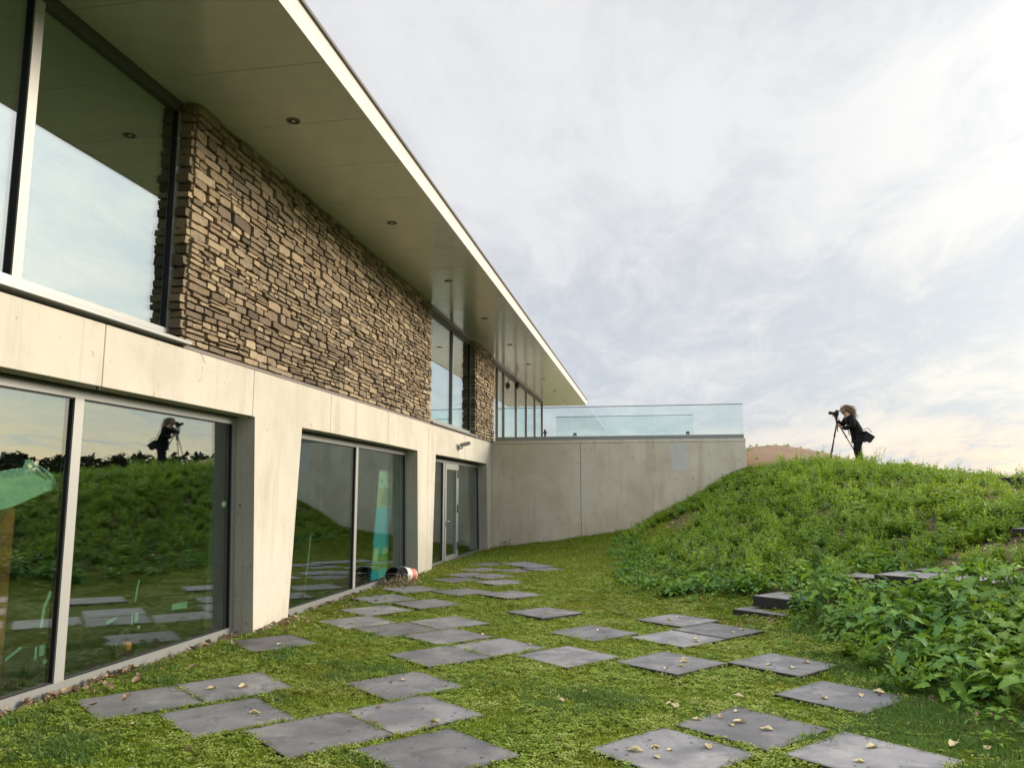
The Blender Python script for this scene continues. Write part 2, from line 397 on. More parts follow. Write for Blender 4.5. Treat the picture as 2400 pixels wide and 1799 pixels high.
# ------------------------------------------------------------------ terrain
CP = []
for x in (-5, -3.5, -2, -0.5, 1): 
    for y in (-3, 0, 3, 6, 9): CP.append((x, y, 0))
CP += [(-5, 12, 0), (-3, 12, 0), (-1.5, 12, 0), (-5, 15, 0.0), (-3, 15, 0.02), (-1.5, 15, .06), (-5, 18, 0.0), (-3, 18, .06), (-4.5, 20.5, 0.0),
       (0.4, 11.6, 0.03), (1.6, 10.0, .03), (1.9, 8, .02), (2.1, 6, .0), (2.4, 3, 0), (2.4, 0, 0), (2.4, -3, 0), (-.5, 13, .06),
       (-4.6, 22.45, .05), (-3.8, 22.45, .14), (-3, 22.45, .24), (-1.65, 22.45, .45), (-.6, 22.45, .64), (.27, 22.45, 1.13), (1.38, 22.45, 1.68), (2.5, 22.45, 2.32),
       (-1.2, 18.7, .2), (0, 19, .5), (0.3, 15.5, .32), (1.2, 13, .3), (1, 17.5, .72), (1.3, 20, 1.25),
       (3.5, 22.4, 2.36), (4.5, 22.4, 2.38), (5.4, 22.4, 2.32), (6.5, 22.4, 2.10), (8.5, 22.4, 1.82), (11, 22.4, 1.7), (7.5, 18, 1.66), (9.4, 19, 1.68),
       (3.6, 19.5, 1.98), (5, 19, 2.0), (3, 17, 1.38), (4.6, 17, 1.62), (2.3, 15, .78), (3.8, 15, 1.18), (5.3, 15, 1.46), (6.4, 15, 1.55), (8, 15, 1.58),
       (3, 12.5, .55), (4.6, 12.8, .92), (6, 12.5, 1.25), (7.5, 12, 1.45), (2.6, 10.5, .38), (3.6, 10.4, .46), (4.6, 10.4, .62), (5.8, 10, .9), (7.5, 9.5, 1.2),
       (3, 8.5, .28), (4.2, 8, .42), (5.5, 7, .65), (7, 6, .9), (3, 6.5, .12), (4, 5, .28), (3.4, 3, .12), (5, 3, .5), (5, 0, .5), (7, 2, .9), (10, 5, 1.4), (10, 10, 1.6), (12, 15, 1.8), (4, -3, .2), (8, -3, .8), (12, 0, 1.3),
       (3.0, 23.6, 2.75), (3.5, 26, 3.12), (5, 26, 2.95), (6.3, 26, 2.55), (8.5, 26, 2.1), (3.5, 30, 3.0), (6, 30, 2.5), (10, 30, 1.8), (13, 24, 1.7), (3.5, 34, 2.8), (8, 36, 2.0)]
CP = np.array(CP, float)


def tps(r): return np.where(r > 1e-9, r * r * np.log(r + 1e-12), 0.0)


n_c = len(CP)
K = tps(np.linalg.norm(CP[:, None, :2] - CP[None, :, :2], axis=2)) + np.eye(n_c) * 0.02
Pm = np.hstack([np.ones((n_c, 1)), CP[:, :2]])
A_ = np.block([[K, Pm], [Pm.T, np.zeros((3, 3))]])
W_ = np.linalg.solve(A_, np.concatenate([CP[:, 2], np.zeros(3)]))


def rbf(x, y):
    out = np.empty(x.shape)
    for i in range(0, len(x), 20000):
        xs = x[i:i + 20000]; ys = y[i:i + 20000]
        r = np.hypot(xs[:, None] - CP[None, :, 0], ys[:, None] - CP[None, :, 1])
        out[i:i + 20000] = tps(r) @ W_[:n_c] + W_[n_c] + W_[n_c + 1] * xs + W_[n_c + 2] * ys
    return out


def ss(x, a, b):
    u = np.clip((x - a) / (b - a), 0, 1); return u * u * (3 - 2 * u)


_ph = rng.uniform(0, 6.28, (16, 2)); _dr = rng.uniform(0, 6.28, 16)


def wob(x, y, lam, k0=0, n=6):
    s = 0
    for k in range(n):
        a = _dr[(k + k0) % 16]; f_ = 6.2832 / (lam * (0.7 + 0.12 * k))
        s = s + np.sin((x * np.cos(a) + y * np.sin(a)) * f_ + _ph[(k + k0) % 16, 0])
    return s / n


def hraw(x, y):
    xi = np.clip(x, -5, 13); yi = np.clip(y, -3, 36)
    h = rbf(xi, yi)
    h = h + ss(h, 0.15, 0.8) * (wob(x, y, 1.6) * 0.035 + wob(x, y, 0.5, 5) * 0.012) + wob(x, y, 0.9, 3) * 0.006
    h = np.maximum(h, -0.02)
    d = np.hypot(np.maximum(np.maximum(-5 - x, x - 13), 0), np.maximum(np.maximum(-3 - y, y - 36), 0))
    far = -2.2
    return h * (1 - ss(d, 0, 25)) + far * ss(d, 0, 25)


def hgt(x, y):
    x = np.atleast_1d(np.asarray(x, float)); y = np.atleast_1d(np.asarray(y, float))
    h = hraw(x, y)
    h = h - .03 * (1 - ss(x, -4.8, -4.6)) * (y < 22)
    h = np.where((x < -4.97) & (y < 22.6) & (y > -6), -0.4, h)
    h = np.where((y > 22.62) & (y < 38) & (x < 2.32) & (x > -14), np.minimum(2.9, 2.9), h)
    h = np.where((x < -4.97) & (y > 22.6) & (y < 38) & (x > -14), 2.9, h)
    return h


def axis(a, b, st, out):
    core = np.arange(a, b + 1e-6, st); g = []
    s = st; v = b
    while v < out:
        s *= 1.35; v += s; g.append(v)
    l = []; s = st; v = a
    while v > -out:
        s *= 1.35; v -= s; l.append(v)
    return np.array(l[::-1] + list(core) + g)


gx = axis(-5.2, 11, 0.11, 900); gy = axis(-1, 28, 0.13, 900)
X, Y = np.meshgrid(gx, gy); xf = X.ravel(); yf = Y.ravel(); zf = hgt(xf, yf)
nx, ny = len(gx), len(gy)
me = bpy.data.meshes.new('ground')
me.vertices.add(nx * ny); me.vertices.foreach_set('co', np.stack([xf, yf, zf], 1).ravel())
I = np.arange(nx * ny).reshape(ny, nx)
q = np.stack([I[:-1, :-1], I[:-1, 1:], I[1:, 1:], I[1:, :-1]], -1).reshape(-1, 4)
me.loops.add(q.size); me.loops.foreach_set('vertex_index', q.ravel()); me.polygons.add(len(q))
me.polygons.foreach_set('loop_start', np.arange(0, q.size, 4)); me.polygons.foreach_set('use_smooth', np.ones(len(q), bool)); me.update()

# weed area outline and bare places (plan coordinates)
WEED = [(-1.0, 22.5), (-1.0, 18.7), (-.62, 13.9), (-.1, 12.3), (.5, 12.2), (1.0, 12.0), (1.72, 11.2), (1.75, 10.3), (1.98, 9), (2.1, 7.1), (2.45, 6.5), (2.9, 5.9), (3.2, 4), (3.4, 0), (3.6, -4), (16, -4), (16, 22.6), (6, 23.1), (4.6, 22.6), (3.6, 22.5), (2.9, 22.1), (2.45, 21.9)]


def inpoly(x, y, P):
    c = np.zeros(x.shape, bool); n = len(P)
    for i in range(n):
        x1, y1 = P[i]; x2, y2 = P[(i + 1) % n]
        c ^= ((y1 > y) != (y2 > y)) & (x < (x2 - x1) * (y - y1) / (y2 - y1 + 1e-12) + x1)
    return c


BARE = [(.35, 19.6, .75, 1.3, 0), (5.0, 12.0, .85, .5, 0.3), (7.1, 16.3, 1.3, 1.5, 0), (2.0, 22.3, 1.6, .33, 0), (8.8, 18.5, 1.5, 2.2, 0)]


def bare(x, y):
    b = np.zeros(x.shape)
    for cx, cy, a, c_, ro in BARE:
        d = np.hypot((x - cx) / a, (y - cy) / c_) + wob(x, y, 0.7) * 0.25
        b = np.maximum(b, 1 - ss(d, 0.75, 1.15))
    return b


inw = inpoly(xf, yf, WEED).astype(float)
sandm = ss(yf, 22.4, 23.0) * (xf > 2.3)
soilm = np.clip(np.maximum(inw * ss(zf, 0.02, 0.25), bare(xf, yf)), 0, 1)
ca = me.color_attributes.new('cover', 'FLOAT_COLOR', 'POINT')
ca.data.foreach_set('color', np.stack([soilm, sandm, 0 * xf, 0 * xf + 1], 1).ravel())
ground = link('ground', me, 'ground'); tag(ground, kind='structure')


# ------------------------------------------------------------------ slabs: the paving
# centre x, y (plan), all squares turned about 50 degrees
SL = [(-3.67, 9.63), (-3.04, 9.2), (-2.54, 9.79), (-2.32, 8.86), (-2.13, 7.80), (-1.62, 8.37), (-2.1, 6.64), (-2.29, 5.26), (-1.75, 5.80), (-1.37, 4.98),
      (-4.08, 8.2), (-.88, 8.02), (.11, 7.91), (1.17, 8.05), (-1.49, 10.83), (-.73, 9.40), (.25, 10.50), (.19, 9.22), (.72, 9.80), (.62, 5.90), (.07, 5.26),
      (1.43, 6.9), (1.27, 5.36), (-3.63, 14.48), (-3.1, 15.1), (-2.73, 14.2), (-4.02, 12.95), (-3.08, 12.75), (-2.25, 12.54), (-4.05, 11.72), (-3.27, 11.33),
      (-3.78, 10.6), (-3.97, 5.77), (-3.46, 6.32), (-3.08, 5.52), (-3.6, 15.3), (-3.55, 16.3), (-3.62, 17.4), (-2.9, 17.5), (-2.55, 16.9), (-2.2, 16.3), (-2.75, 16.1),
      (-1.0, 3.6), (0.9, 4.2), (-3.0, 3.9), (2.1, 4.1)]
ANG = R(50)
for a_, b_ in ((1, 2), (4, 5), (7, 8), (17, 18), (32, 33)):   # slabs laid edge to edge
    mx_, my_ = (SL[a_][0] + SL[b_][0]) / 2, (SL[a_][1] + SL[b_][1]) / 2
    SL[a_] = (mx_ - .3745 * math.cos(ANG), my_ - .3745 * math.sin(ANG)); SL[b_] = (mx_ + .3745 * math.cos(ANG), my_ + .3745 * math.sin(ANG))
paving = bpy.data.objects.new('paving', None); COL.objects.link(paving); tag(paving, kind='structure')


def slab_mesh(s, h, seed):
    r_ = random.Random(seed); bm = bmesh.new()
    P = []
    for (a, b) in ((-1, -1), (1, -1), (1, 1), (-1, 1)):
        P.append((a * s / 2 + r_.uniform(-.004, .004), b * s / 2 + r_.uniform(-.004, .004)))
    pts = []
    for i in range(4):
        a = P[i]; b = P[(i + 1) % 4]
        for k in range(5):
            u = k / 5; j = r_.uniform(-.002, .002) if k else 0
            pts.append((a[0] + (b[0] - a[0]) * u + j, a[1] + (b[1] - a[1]) * u + j))
    top = [bm.verts.new((x * 0.994, y * 0.994, 0)) for x, y in pts]; mid = [bm.verts.new((x, y, -.005)) for x, y in pts]; bot = [bm.verts.new((x, y, -h)) for x, y in pts]
    bm.faces.new(top); n = len(pts)
    for a, b, mi in ((top, mid, 0), (mid, bot, 1)):
        for i in range(n):
            f = bm.faces.new((a[(i + 1) % n], a[i], b[i], b[(i + 1) % n])); f.material_index = mi
    bm.faces.new(bot[::-1])
    bmesh.ops.recalc_face_normals(bm, faces=bm.faces[:])
    m_ = bpy.data.meshes.new('slab'); bm.to_mesh(m_); bm.free(); m_.materials.append(M['slab']); m_.materials.append(M['slab_side'])
    return m_


SMESH = [slab_mesh(0.742, 0.07, k) for k in range(6)]
slabinfo = []
for i, (x, y) in enumerate(SL):
    o = bpy.data.objects.new('slab', SMESH[i % 6]); COL.objects.link(o); o.parent = paving
    z = float(hgt(x, y)[0]); a = ANG + random.uniform(-.003, .003)
    zt = max(z, 0) + 0.030 + .012 * min(1, max(0, (y - 6) / 6)) + random.uniform(-.004, .006)
    o.location = (x, y, zt); o.rotation_euler = (random.uniform(-.006, .006), random.uniform(-.006, .006), a + (i % 4) * math.pi / 2)
    slabinfo.append((x, y, a, zt))


def in_slab(x, y, marg):
    m_ = np.zeros(x.shape, bool)
    for cx, cy, a, zt in slabinfo:
        dx = x - cx; dy = y - cy; u = dx * math.cos(a) + dy * math.sin(a); v = -dx * math.sin(a) + dy * math.cos(a)
        m_ |= (np.abs(u) < .371 - marg) & (np.abs(v) < .371 - marg)
    return m_


def slab_steps(name, label, items, group=None):
    r0 = items[0]
    t_ = thing(name, label, 'step', (r0[0], r0[1], r0[2] - .1), 0, group)
    for (x, y, z, s, h) in items:
        o = bpy.data.objects.new('slab', slab_mesh(s, h, int(x * 100))); COL.objects.link(o); o.parent = t_
        o.location = (x - r0[0], y - r0[1], z - r0[2] + .1); o.rotation_euler = (0, 0, ANG)
    return t_


slab_steps('stone_steps', 'two stacked dark stone slabs stepping up at the foot of the weedy mound', [(1.50, 10.98, .13, .74, .12), (1.80, 11.12, .29, .78, .13)])
slab_steps('stone_steps', 'thick dark slab with flat slabs behind it half buried in the mound weeds', [(3.24, 10.9, .61, .74, .15), (2.72, 11.3, .55, .5, .1), (3.80, 11.55, .62, .6, .1), (3.78, 10.25, .63, .66, .08), (4.42, 10.42, .64, .66, .08)])
slab_steps('stone_steps', 'two thin slabs at the right edge of the mound beside the bare soil', [(5.45, 12.3, 1.14, .75, .06), (5.75, 12.2, 1.06, .75, .06)])
tt = thing('crest_kerb', 'low dark kerb wall along the mound crest at the right', 'kerb', (8.6, 19.8, 1.62))
for i in range(2):
    o = box('kerb_block', -1.35 + i * 1.75, .38 + i * 1.75, -.25, .25, -.2, .36 - .06 * i, 'slab_side', tt, .01); o.rotation_euler = (0, 0, -.12 * i)

# ------------------------------------------------------------------ building
FX = -4.6
bld = thing('modern_building', 'long two storey villa of cream concrete and ledge stone under a flat cantilevered roof', 'building', (FX, 0, 0))


def B(o):  # keep building parts in world coordinates below the empty
    o.location = Vector(o.location) - Vector((FX, 0, 0)); return o


j1, j2, j3, j4, j5, j6, j7 = 5.92, 8.50, 10.77, 13.33, 15.87, 18.46, 21.05
ZB, ZT = -.35, 3.06
PAN = [[(-2, 2.53), (j1, 2.52), (j1, ZT), (-2, ZT)],
       [(j1, 2.52), (j2, 2.515), (j2, ZT), (j1, ZT)],
       [(j2, 2.515), (8.56, 2.515), (8.76, ZB), (9.59, ZB), (9.83, 2.495), (j3, 2.492), (j3, ZT), (j2, ZT)],
       [(j3, 2.492), (j4, 2.48), (j4, ZT), (j3, ZT)],
       [(j4, 2.48), (15.10, 2.47), (15.29, ZB), (j5, ZB), (j5, ZT), (j4, ZT)],
       [(j5, ZB), (16.23, ZB), (16.43, 2.46), (j6, 2.458), (j6, ZT), (j5, ZT)],
       [(j6, 2.458), (j7, 2.452), (j7, ZT), (j6, ZT)],
       [(j7, 2.452), (21.70, 2.45), (21.97, ZB), (22.444, ZB), (22.444, ZT), (j7, ZT)],
       [(-2, ZB), (2.95, ZB), (3.2, 2.53), (2.9, 2.53), (-2, 2.53)]]
PAN[0] = [(3.0, 2.53), (j1, 2.52), (j1, ZT), (3.0, ZT)]
PAN[8] = [(-3, ZB), (2.72, ZB), (2.95, 2.53), (2.997, 2.53), (2.997, ZT), (-3, ZT)]
for k, P in enumerate(PAN):
    P2 = []
    cy = sum(p[0] for p in P) / len(P)
    for (y, z) in P:
        for j in (j1, j2, j3, j4, j5, j6, j7):
            if abs(y - j) < 1e-6:
                y = y + (.004 if y < cy else -.004)
        P2.append((y, z))
    bm = bmesh.new(); prism_x(bm, P2, FX, FX - .14); B(fin(bm, 'wall_panel', 'concrete', bld, bev=.004))
    bm = bmesh.new(); prism_x(bm, [(y + (.002 if y < cy else -.002), z) for y, z in P2], FX - .143, FX - .36); B(fin(bm, 'wall_core', 'concrete', bld))
# filler strips deep in the panel joints
bm = bmesh.new()
for j in (j1, j2, j3, j4, j6, j7): bx(bm, FX - .05, FX - .02, j - .006, j + .006, 2.5, ZT - .002)
bx(bm, FX - .05, FX - .02, j5 - .006, j5 + .006, ZB, ZT - .002)
o = B(fin(bm, 'joint_filler', 'joint', bld)); tag(o, kind='stuff')


def poly_frame(bm, P, wd, x0, x1):
    """a frame ring of widths wd (per edge) inside polygon P (y,z) counter-clockwise"""
    n = len(P); inner = []
    for i in range(n):
        a = Vector(P[i - 1]); b = Vector(P[i]); c = Vector(P[(i + 1) % n])
        d1 = (b - a).normalized(); d2 = (c - b).normalized()
        n1_ = Vector((-d1.y, d1.x)); n2_ = Vector((-d2.y, d2.x))
        p1 = a + n1_ * wd[i - 1]; p2 = b + n2_ * wd[i]
        den = d1.x * d2.y - d1.y * d2.x
        tt_ = ((p2.x - p1.x) * d2.y - (p2.y - p1.y) * d2.x) / den
        inner.append(p1 + d1 * tt_)
    for i in range(n):
        j = (i + 1) % n
        prism_x(bm, [P[i], P[j], tuple(inner[j]), tuple(inner[i])], x0, x1)
    return [tuple(p) for p in inner]


def ylerp(P, z, side):
    # P = [bl, br, tr, tl]
    a, b = (P[0], P[3]) if side == 0 else (P[1], P[2])
    u = (z - a[1]) / (b[1] - a[1]); return a[0] + (b[0] - a[0]) * u


def lower_window(P, mull, dark_right=True):
    w_ = bpy.data.objects.new('window', None); COL.objects.link(w_); w_.parent = bld; B(w_)
    def wb(o): o.location = (-FX, 0, 0); return o
    w_.location = (0, 0, 0)
    x0, x1 = -4.83, -4.91
    bm = bmesh.new(); inn = poly_frame(bm, P, [.115, .07, .07, .07], x0, x1); wb(fin(bm, 'frame', 'alu', w_))
    bm = bmesh.new(); inn2 = poly_frame(bm, inn, [.012] * 4, x0 - .012, x1); wb(fin(bm, 'gasket', 'gasket', w_))
    zt, zb = inn[2][1], inn[0][1]
    edges = [0] + mull
    cuts = [(ylerp(inn, zb, 0), ylerp(inn, zt, 0))]
    for (m0, m1) in mull:
        wb(box('mullion', x0 + .004, x1, m0, m1, zb - .001, zt + .002, 'alu_light', w_))
        wb(box('gasket', x0 - .012, x1, m0 - .009, m0, zb, zt, 'gasket', w_))
        cuts.append((m0, m0)); cuts.append((m1, m1))
    cuts.append((ylerp(inn, zb, 1), ylerp(inn, zt, 1)))
    for i in range(0, len(cuts), 2):
        a, b = cuts[i], cuts[i + 1]
        bm = bmesh.new(); prism_x(bm, [(a[0] - .004, zb), (b[0] + .004, zb), (b[1] + .004, zt), (a[1] - .004, zt)], -4.856, -4.874)
        wb(fin(bm, 'pane', 'glass', w_))
    # added dark strip above the frame, painting the shadow gap under the lintel
    y0, y1 = P[3][0], P[2][0]
    wb(box('head_shadow_strip', -4.80, -4.86, y0 + .0, y1 - .0, P[2][1] + .001, P[2][1] + .012, 'dark_frame', w_))
    return w_


lower_window([(2.70, -.02), (8.70, -.02), (8.54, 2.495), (2.90, 2.505)], [(5.90, 6.01)])
lower_window([(9.655, -.02), (15.255, -.02), (15.095, 2.445), (9.845, 2.455)], [(12.40, 12.50)])
lower_window([(16.28, -.02), (21.93, -.02), (21.72, 2.40), (16.45, 2.41)], [(17.93, 18.06), (19.26, 19.40)])
# glazed door between the mullions of the third opening
door = bpy.data.objects.new('door', None); COL.objects.link(door); door.parent = bld


def DB(o): o.location = (-FX, 0, 0); return o


bm = bmesh.new(); poly_frame(bm, [(18.062, .062), (19.258, .062), (19.258, 2.33), (18.062, 2.33)], [.10, .13, .14, .13], -4.812, -4.875); DB(fin(bm, 'door_frame', 'alu_light', door, bev=.003))
DB(box('pane', -4.845, -4.86, 18.185, 19.135, .155, 2.195, 'glass', door))
for z in (.35, 1.25, 2.1): DB(box('hinge', -4.79, -4.812, 19.20, 19.25, z - .1, z + .1, 'dark_frame', door, .004))
bm = bmesh.new(); tube(bm, [(-4.812, 18.12, .98), (-4.755, 18.12, .98), (-4.75, 18.16, .98), (-4.75, 18.28, .98)], .011); DB(fin(bm, 'handle', 'steel', door, True))
DB(box('lock', -4.80, -4.812, 18.105, 18.135, .86, .93, 'dark_frame', door, .003))

# upper floor: edge strip, backing walls, stones
B(box('base_flashing', FX + .002, FX - .5, 7.06, 22.444, 3.063, 3.098, 'flash', bld))
S_Z0, S_Z1 = 3.10, 5.655
tmpl = []
for k in range(14):
    r_ = random.Random(100 + k); bm = bmesh.new()
    # unit stone: y,z in -.5...5, x 0 (back) .. 1 (face)
    n = 8; cx = []
    for (a, b) in ((-.5, -.5), (-.12, -.5), (.2, -.5), (.5, -.5), (.5, .5), (.15, .5), (-.2, .5), (-.5, .5)):
        cx.append((a + r_.uniform(-.03, .03) * (1 if abs(a) > .4 else .6), b + r_.uniform(-.09, .09) * (-1 if b > 0 else 1) * (1 if abs(b) > .4 else 1)))
    for i in (0, 3, 4, 7):
        cx[i] = (cx[i][0] * r_.uniform(.9, .99), cx[i][1] * r_.uniform(.78, .98))
    a = [bm.verts.new((0, y, z)) for y, z in cx]
    b = [bm.verts.new((r_.uniform(.72, .86), y, z)) for y, z in cx]
    c_ = [bm.verts.new((r_.uniform(.93, 1.04), y * .96, z * .90)) for y, z in cx]
    for p_, q_ in ((a, b), (b, c_)):
        for i in range(8): bm.faces.new((p_[i], p_[(i + 1) % 8], q_[(i + 1) % 8], q_[i]))
    m0 = bm.verts.new((r_.uniform(.90, 1.04), r_.uniform(-.2, .2), r_.uniform(-.12, .12)))
    for i in range(8): bm.faces.new((c_[i], c_[(i + 1) % 8], m0))
    bmesh.ops.recalc_face_normals(bm, faces=bm.faces[:])
    me_ = bpy.data.meshes.new('stone'); bm.to_mesh(me_); bm.free()
    me_.materials.append(M['stone']); tmpl.append(me_)


def layout(y0, y1, z0, z1, seed):
    """irregular ledge stone coursing: cells (yc, zc, w, h)"""
    r_ = random.Random(seed); out = []; z = z0
    rows = []
    while z < z1 - .02:
        h = r_.choice((.055, .07, .08, .095, .11, .13)); h = min(h, z1 - z)
        if z1 - z - h < .05: h = z1 - z
        rows.append((z, h)); z += h
    for z, h in rows:
        y = y0
        while y < y1 - .01:
            w_ = r_.uniform(.14, .40) * (.85 + h * 2.2)
            if y1 - y - w_ < .1: w_ = y1 - y
            k = r_.random()
            if h > .10 and k < .62:
                u = r_.uniform(.36, .64)
                for (za, hh) in ((z, h * u), (z + h * u, h * (1 - u))):
                    if r_.random() < .5 and w_ > .2:
                        v = r_.uniform(.35, .65); out.append((y, za, w_ * v, hh)); out.append((y + w_ * v, za, w_ * (1 - v), hh))
                    else: out.append((y, za, w_, hh))
            elif k > .88 and h > .09:
                for i in range(3): out.append((y, z + h * i / 3, w_, h / 3))
            else: out.append((y, z, w_, h))
            y += w_
    res = []
    for (y, z_, w_, h) in out:
        res.append((y + w_ / 2, z_ + h / 2, w_, h))
    return res


def stone_wall(y0, y1, seed, label):
    w_ = bpy.data.objects.new('stone_wall', None); COL.objects.link(w_); w_.parent = bld; w_['label'] = label
    bm = bmesh.new(); bx(bm, FX - .03, FX - .45, y0 + .03, y1 - .02, S_Z0, S_Z1)
    DB(fin(bm, 'backing', 'mortar', w_))
    cells = layout(y0, y1, S_Z0, S_Z1, seed); recs = []
    for (yc, zc, ww, hh) in cells:
        # gentle waviness of the courses
        zc2 = zc + .014 * math.sin(yc * 2.1 + zc * 1.3) * min(1, (zc - S_Z0) * 4, (S_Z1 - zc) * 4)
        gap = random.uniform(.009, .019)
        x0 = FX - .05; dep = .05 + random.uniform(0, .035)
        recs.append((x0, yc, zc2, dep, max(.03, ww - gap), max(.018, hh - gap), random.uniform(-.05, .05), 0.0))
    # the end faces that look towards the camera: deep returns with jagged noses
    z = S_Z0; r_ = random.Random(seed + 5)
    while z < S_Z1 - .02:
        h = r_.uniform(.07, .13); h = min(h, S_Z1 - z)
        if S_Z1 - z - h < .04: h = S_Z1 - z
        recs.append((y0 + r_.uniform(.02, .05), FX - .13 + r_.uniform(-.01, .01), z + h / 2, r_.uniform(.055, .095), .26, h - .012, 0, 1.0))
        z += h
    recs.sort(key=lambda q: ((q[1] if q[7] == 0 else y0 - 1)))
    single = recs[:300]; rest = recs[300:]
    for k, (a, b, z_, d, ww, hh, ro, side) in enumerate(single):
        o = bpy.data.objects.new('stone', random.choice(tmpl)); COL.objects.link(o); o.parent = w_
        if side: o.location = (b - FX, a, z_); o.rotation_euler = (0, 0, -math.pi / 2)
        else: o.location = (a - FX, b, z_); o.rotation_euler = (ro, 0, 0)
        o.scale = (d, ww, hh)
    vs = []; fs = []; tn = []; off = 0
    for (a, b, z_, d, ww, hh, ro, side) in rest:
        me_ = random.choice(tmpl); tno = random.random()
        if side: mt = Matrix.Translation((b - FX, a, z_)) @ Matrix.Rotation(-math.pi / 2, 4, 'Z')
        else: mt = Matrix.Translation((a - FX, b, z_)) @ Matrix.Rotation(ro, 4, 'X')
        mt = mt @ Matrix.Diagonal((d, ww, hh, 1))
        for v in me_.vertices: vs.append(tuple(mt @ v.co)); tn.append(tno)
        for f in me_.polygons: fs.append([i + off for i in f.vertices])
        off += len(me_.vertices)
    if vs:
        me_ = bpy.data.meshes.new('far_stones'); me_.from_pydata(vs, [], fs); me_.update()
        at_ = me_.attributes.new('tone', 'FLOAT', 'POINT'); at_.data.foreach_set('value', tn)
        o = link('far_stones', me_, 'stone', w_); tag(o, kind='stuff')
    return w_


stone_wall(7.05, 15.97, 3, 'long brown ledge stone wall above the two left openings')
stone_wall(20.34, 22.72, 8, 'narrow ledge stone pier at the end of the upper floor')


def upper_window(y0, y1, mulls, right_post=True, z0=3.19, z1=5.60, sill=None, wide=.095, mm='alu_light'):
    w_ = bpy.data.objects.new('window', None); COL.objects.link(w_); w_.parent = bld
    x0, x1 = -4.745, -4.83
    DB(box('top_frame', x0, x1, y0, y1, z1 - .06, z1 + .055, 'dark_frame', w_))
    DB(box('bottom_frame', x0 + .01, x1, y0, y1, z0 - .045, z0 + .06, 'alu', w_))
    if right_post: DB(box('side_frame', x0, x1, y1 - .075, y1 - .001, z0 + .061, z1 - .061, 'alu', w_)); DB(box('gasket', x0 - .01, x1, y1 - .083, y1 - .0755, z0 + .061, z1 - .061, 'gasket', w_))
    e = [y0] + mulls + [y1 - .05 if right_post else y1]
    for m_ in mulls:
        DB(box('mullion', x0 + .004, x1, m_ - wide / 2, m_ + wide / 2, z0 + .061, z1 - .061, mm, w_))
        if wide > .06: DB(box('gasket', x0 - .012, x1, m_ - wide / 2 - .008, m_ - wide / 2 - .0005, z0 + .061, z1 - .061, 'gasket', w_))
    for a, b in zip(e, e[1:]):
        DB(box('pane', -4.785, -4.803, a + .001, b - .001, z0 + .05, z1 - .05, 'upper_glass', w_))
    if sill: DB(box('sill', FX + .055, x0 - .0, sill[0], sill[1], 3.10, 3.135, 'alu', w_, .003))
    return w_


upper_window(-3, 7.05, [1.3, 5.08], sill=(-3, 7.12))
upper_window(15.95, 20.33, [18.37], right_post=True, sill=(15.99, 20.42), wide=.04, mm='alu')
upper_window(22.73, 34.38, [24.1, 25.2, 27.6, 29.87, 32.13], right_post=True, z0=3.16, wide=.035, mm='alu_light')
# glazed far end wall of the upper floor
w_ = bpy.data.objects.new('window', None); COL.objects.link(w_); w_.parent = bld
for xa in (-4.79, -6.5, -8.3, -10.1, -11.9): DB(box('mullion', xa - .03, xa + .03, 34.381, 34.44, 3.13, 5.65, 'alu', w_))
for xa, xb in ((-6.47, -4.82), (-8.27, -6.53), (-10.07, -8.33), (-11.87, -10.13)): DB(box('pane', xa, xb, 34.40, 34.418, 3.13, 5.65, 'glass', w_))
# rooms
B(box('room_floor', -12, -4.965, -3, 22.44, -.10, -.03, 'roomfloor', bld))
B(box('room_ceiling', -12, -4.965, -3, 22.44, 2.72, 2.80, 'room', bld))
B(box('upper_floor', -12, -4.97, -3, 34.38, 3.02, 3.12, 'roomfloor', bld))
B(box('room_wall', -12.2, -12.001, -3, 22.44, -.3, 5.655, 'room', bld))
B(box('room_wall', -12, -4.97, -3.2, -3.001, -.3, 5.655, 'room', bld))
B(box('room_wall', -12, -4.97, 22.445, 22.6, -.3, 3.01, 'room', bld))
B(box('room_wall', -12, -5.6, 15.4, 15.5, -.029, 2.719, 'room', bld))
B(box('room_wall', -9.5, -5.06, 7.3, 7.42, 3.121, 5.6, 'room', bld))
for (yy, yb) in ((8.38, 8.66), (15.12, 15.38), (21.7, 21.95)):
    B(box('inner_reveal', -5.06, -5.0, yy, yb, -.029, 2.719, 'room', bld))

# roof
roof = bpy.data.objects.new('roof', None); COL.objects.link(roof); roof.parent = bld
DB(box('roof_slab', -13, -2.975, -6, 36.19, 5.668, 5.87, 'white', roof))
RY0, RY1, PWD = -6.0, 36.2, 1.14
y = RY0; k = 0
while y < RY1 - .05:
    yb = min(y + PWD, RY1); DB(box('soffit_panel', -13, -2.9545, y + .004, yb - .004, 5.66, 5.667, 'soffit', roof)); y = yb
y = RY0
while y < RY1 - .05:
    yb = min(y + 3 * PWD, RY1 + .012); DB(box('fascia', -2.974, -2.953, y + .0015, yb - .0015, 5.653, 5.885, 'white', roof)); y = yb
DB(box('end_fascia', -13, -2.9755, 36.191, 36.212, 5.653, 5.885, 'white', roof))
bm = bmesh.new(); bx(bm, -3.03, -2.925, -6, 36.25, 5.886, 5.918); bx(bm, -13, -3.031, 36.16, 36.25, 5.886, 5.918); DB(fin(bm, 'roof_trim', 'trim', roof))
DB(box('roof_top', -12.98, -3.04, -6, 36.15, 5.871, 5.90, 'dark_frame', roof))
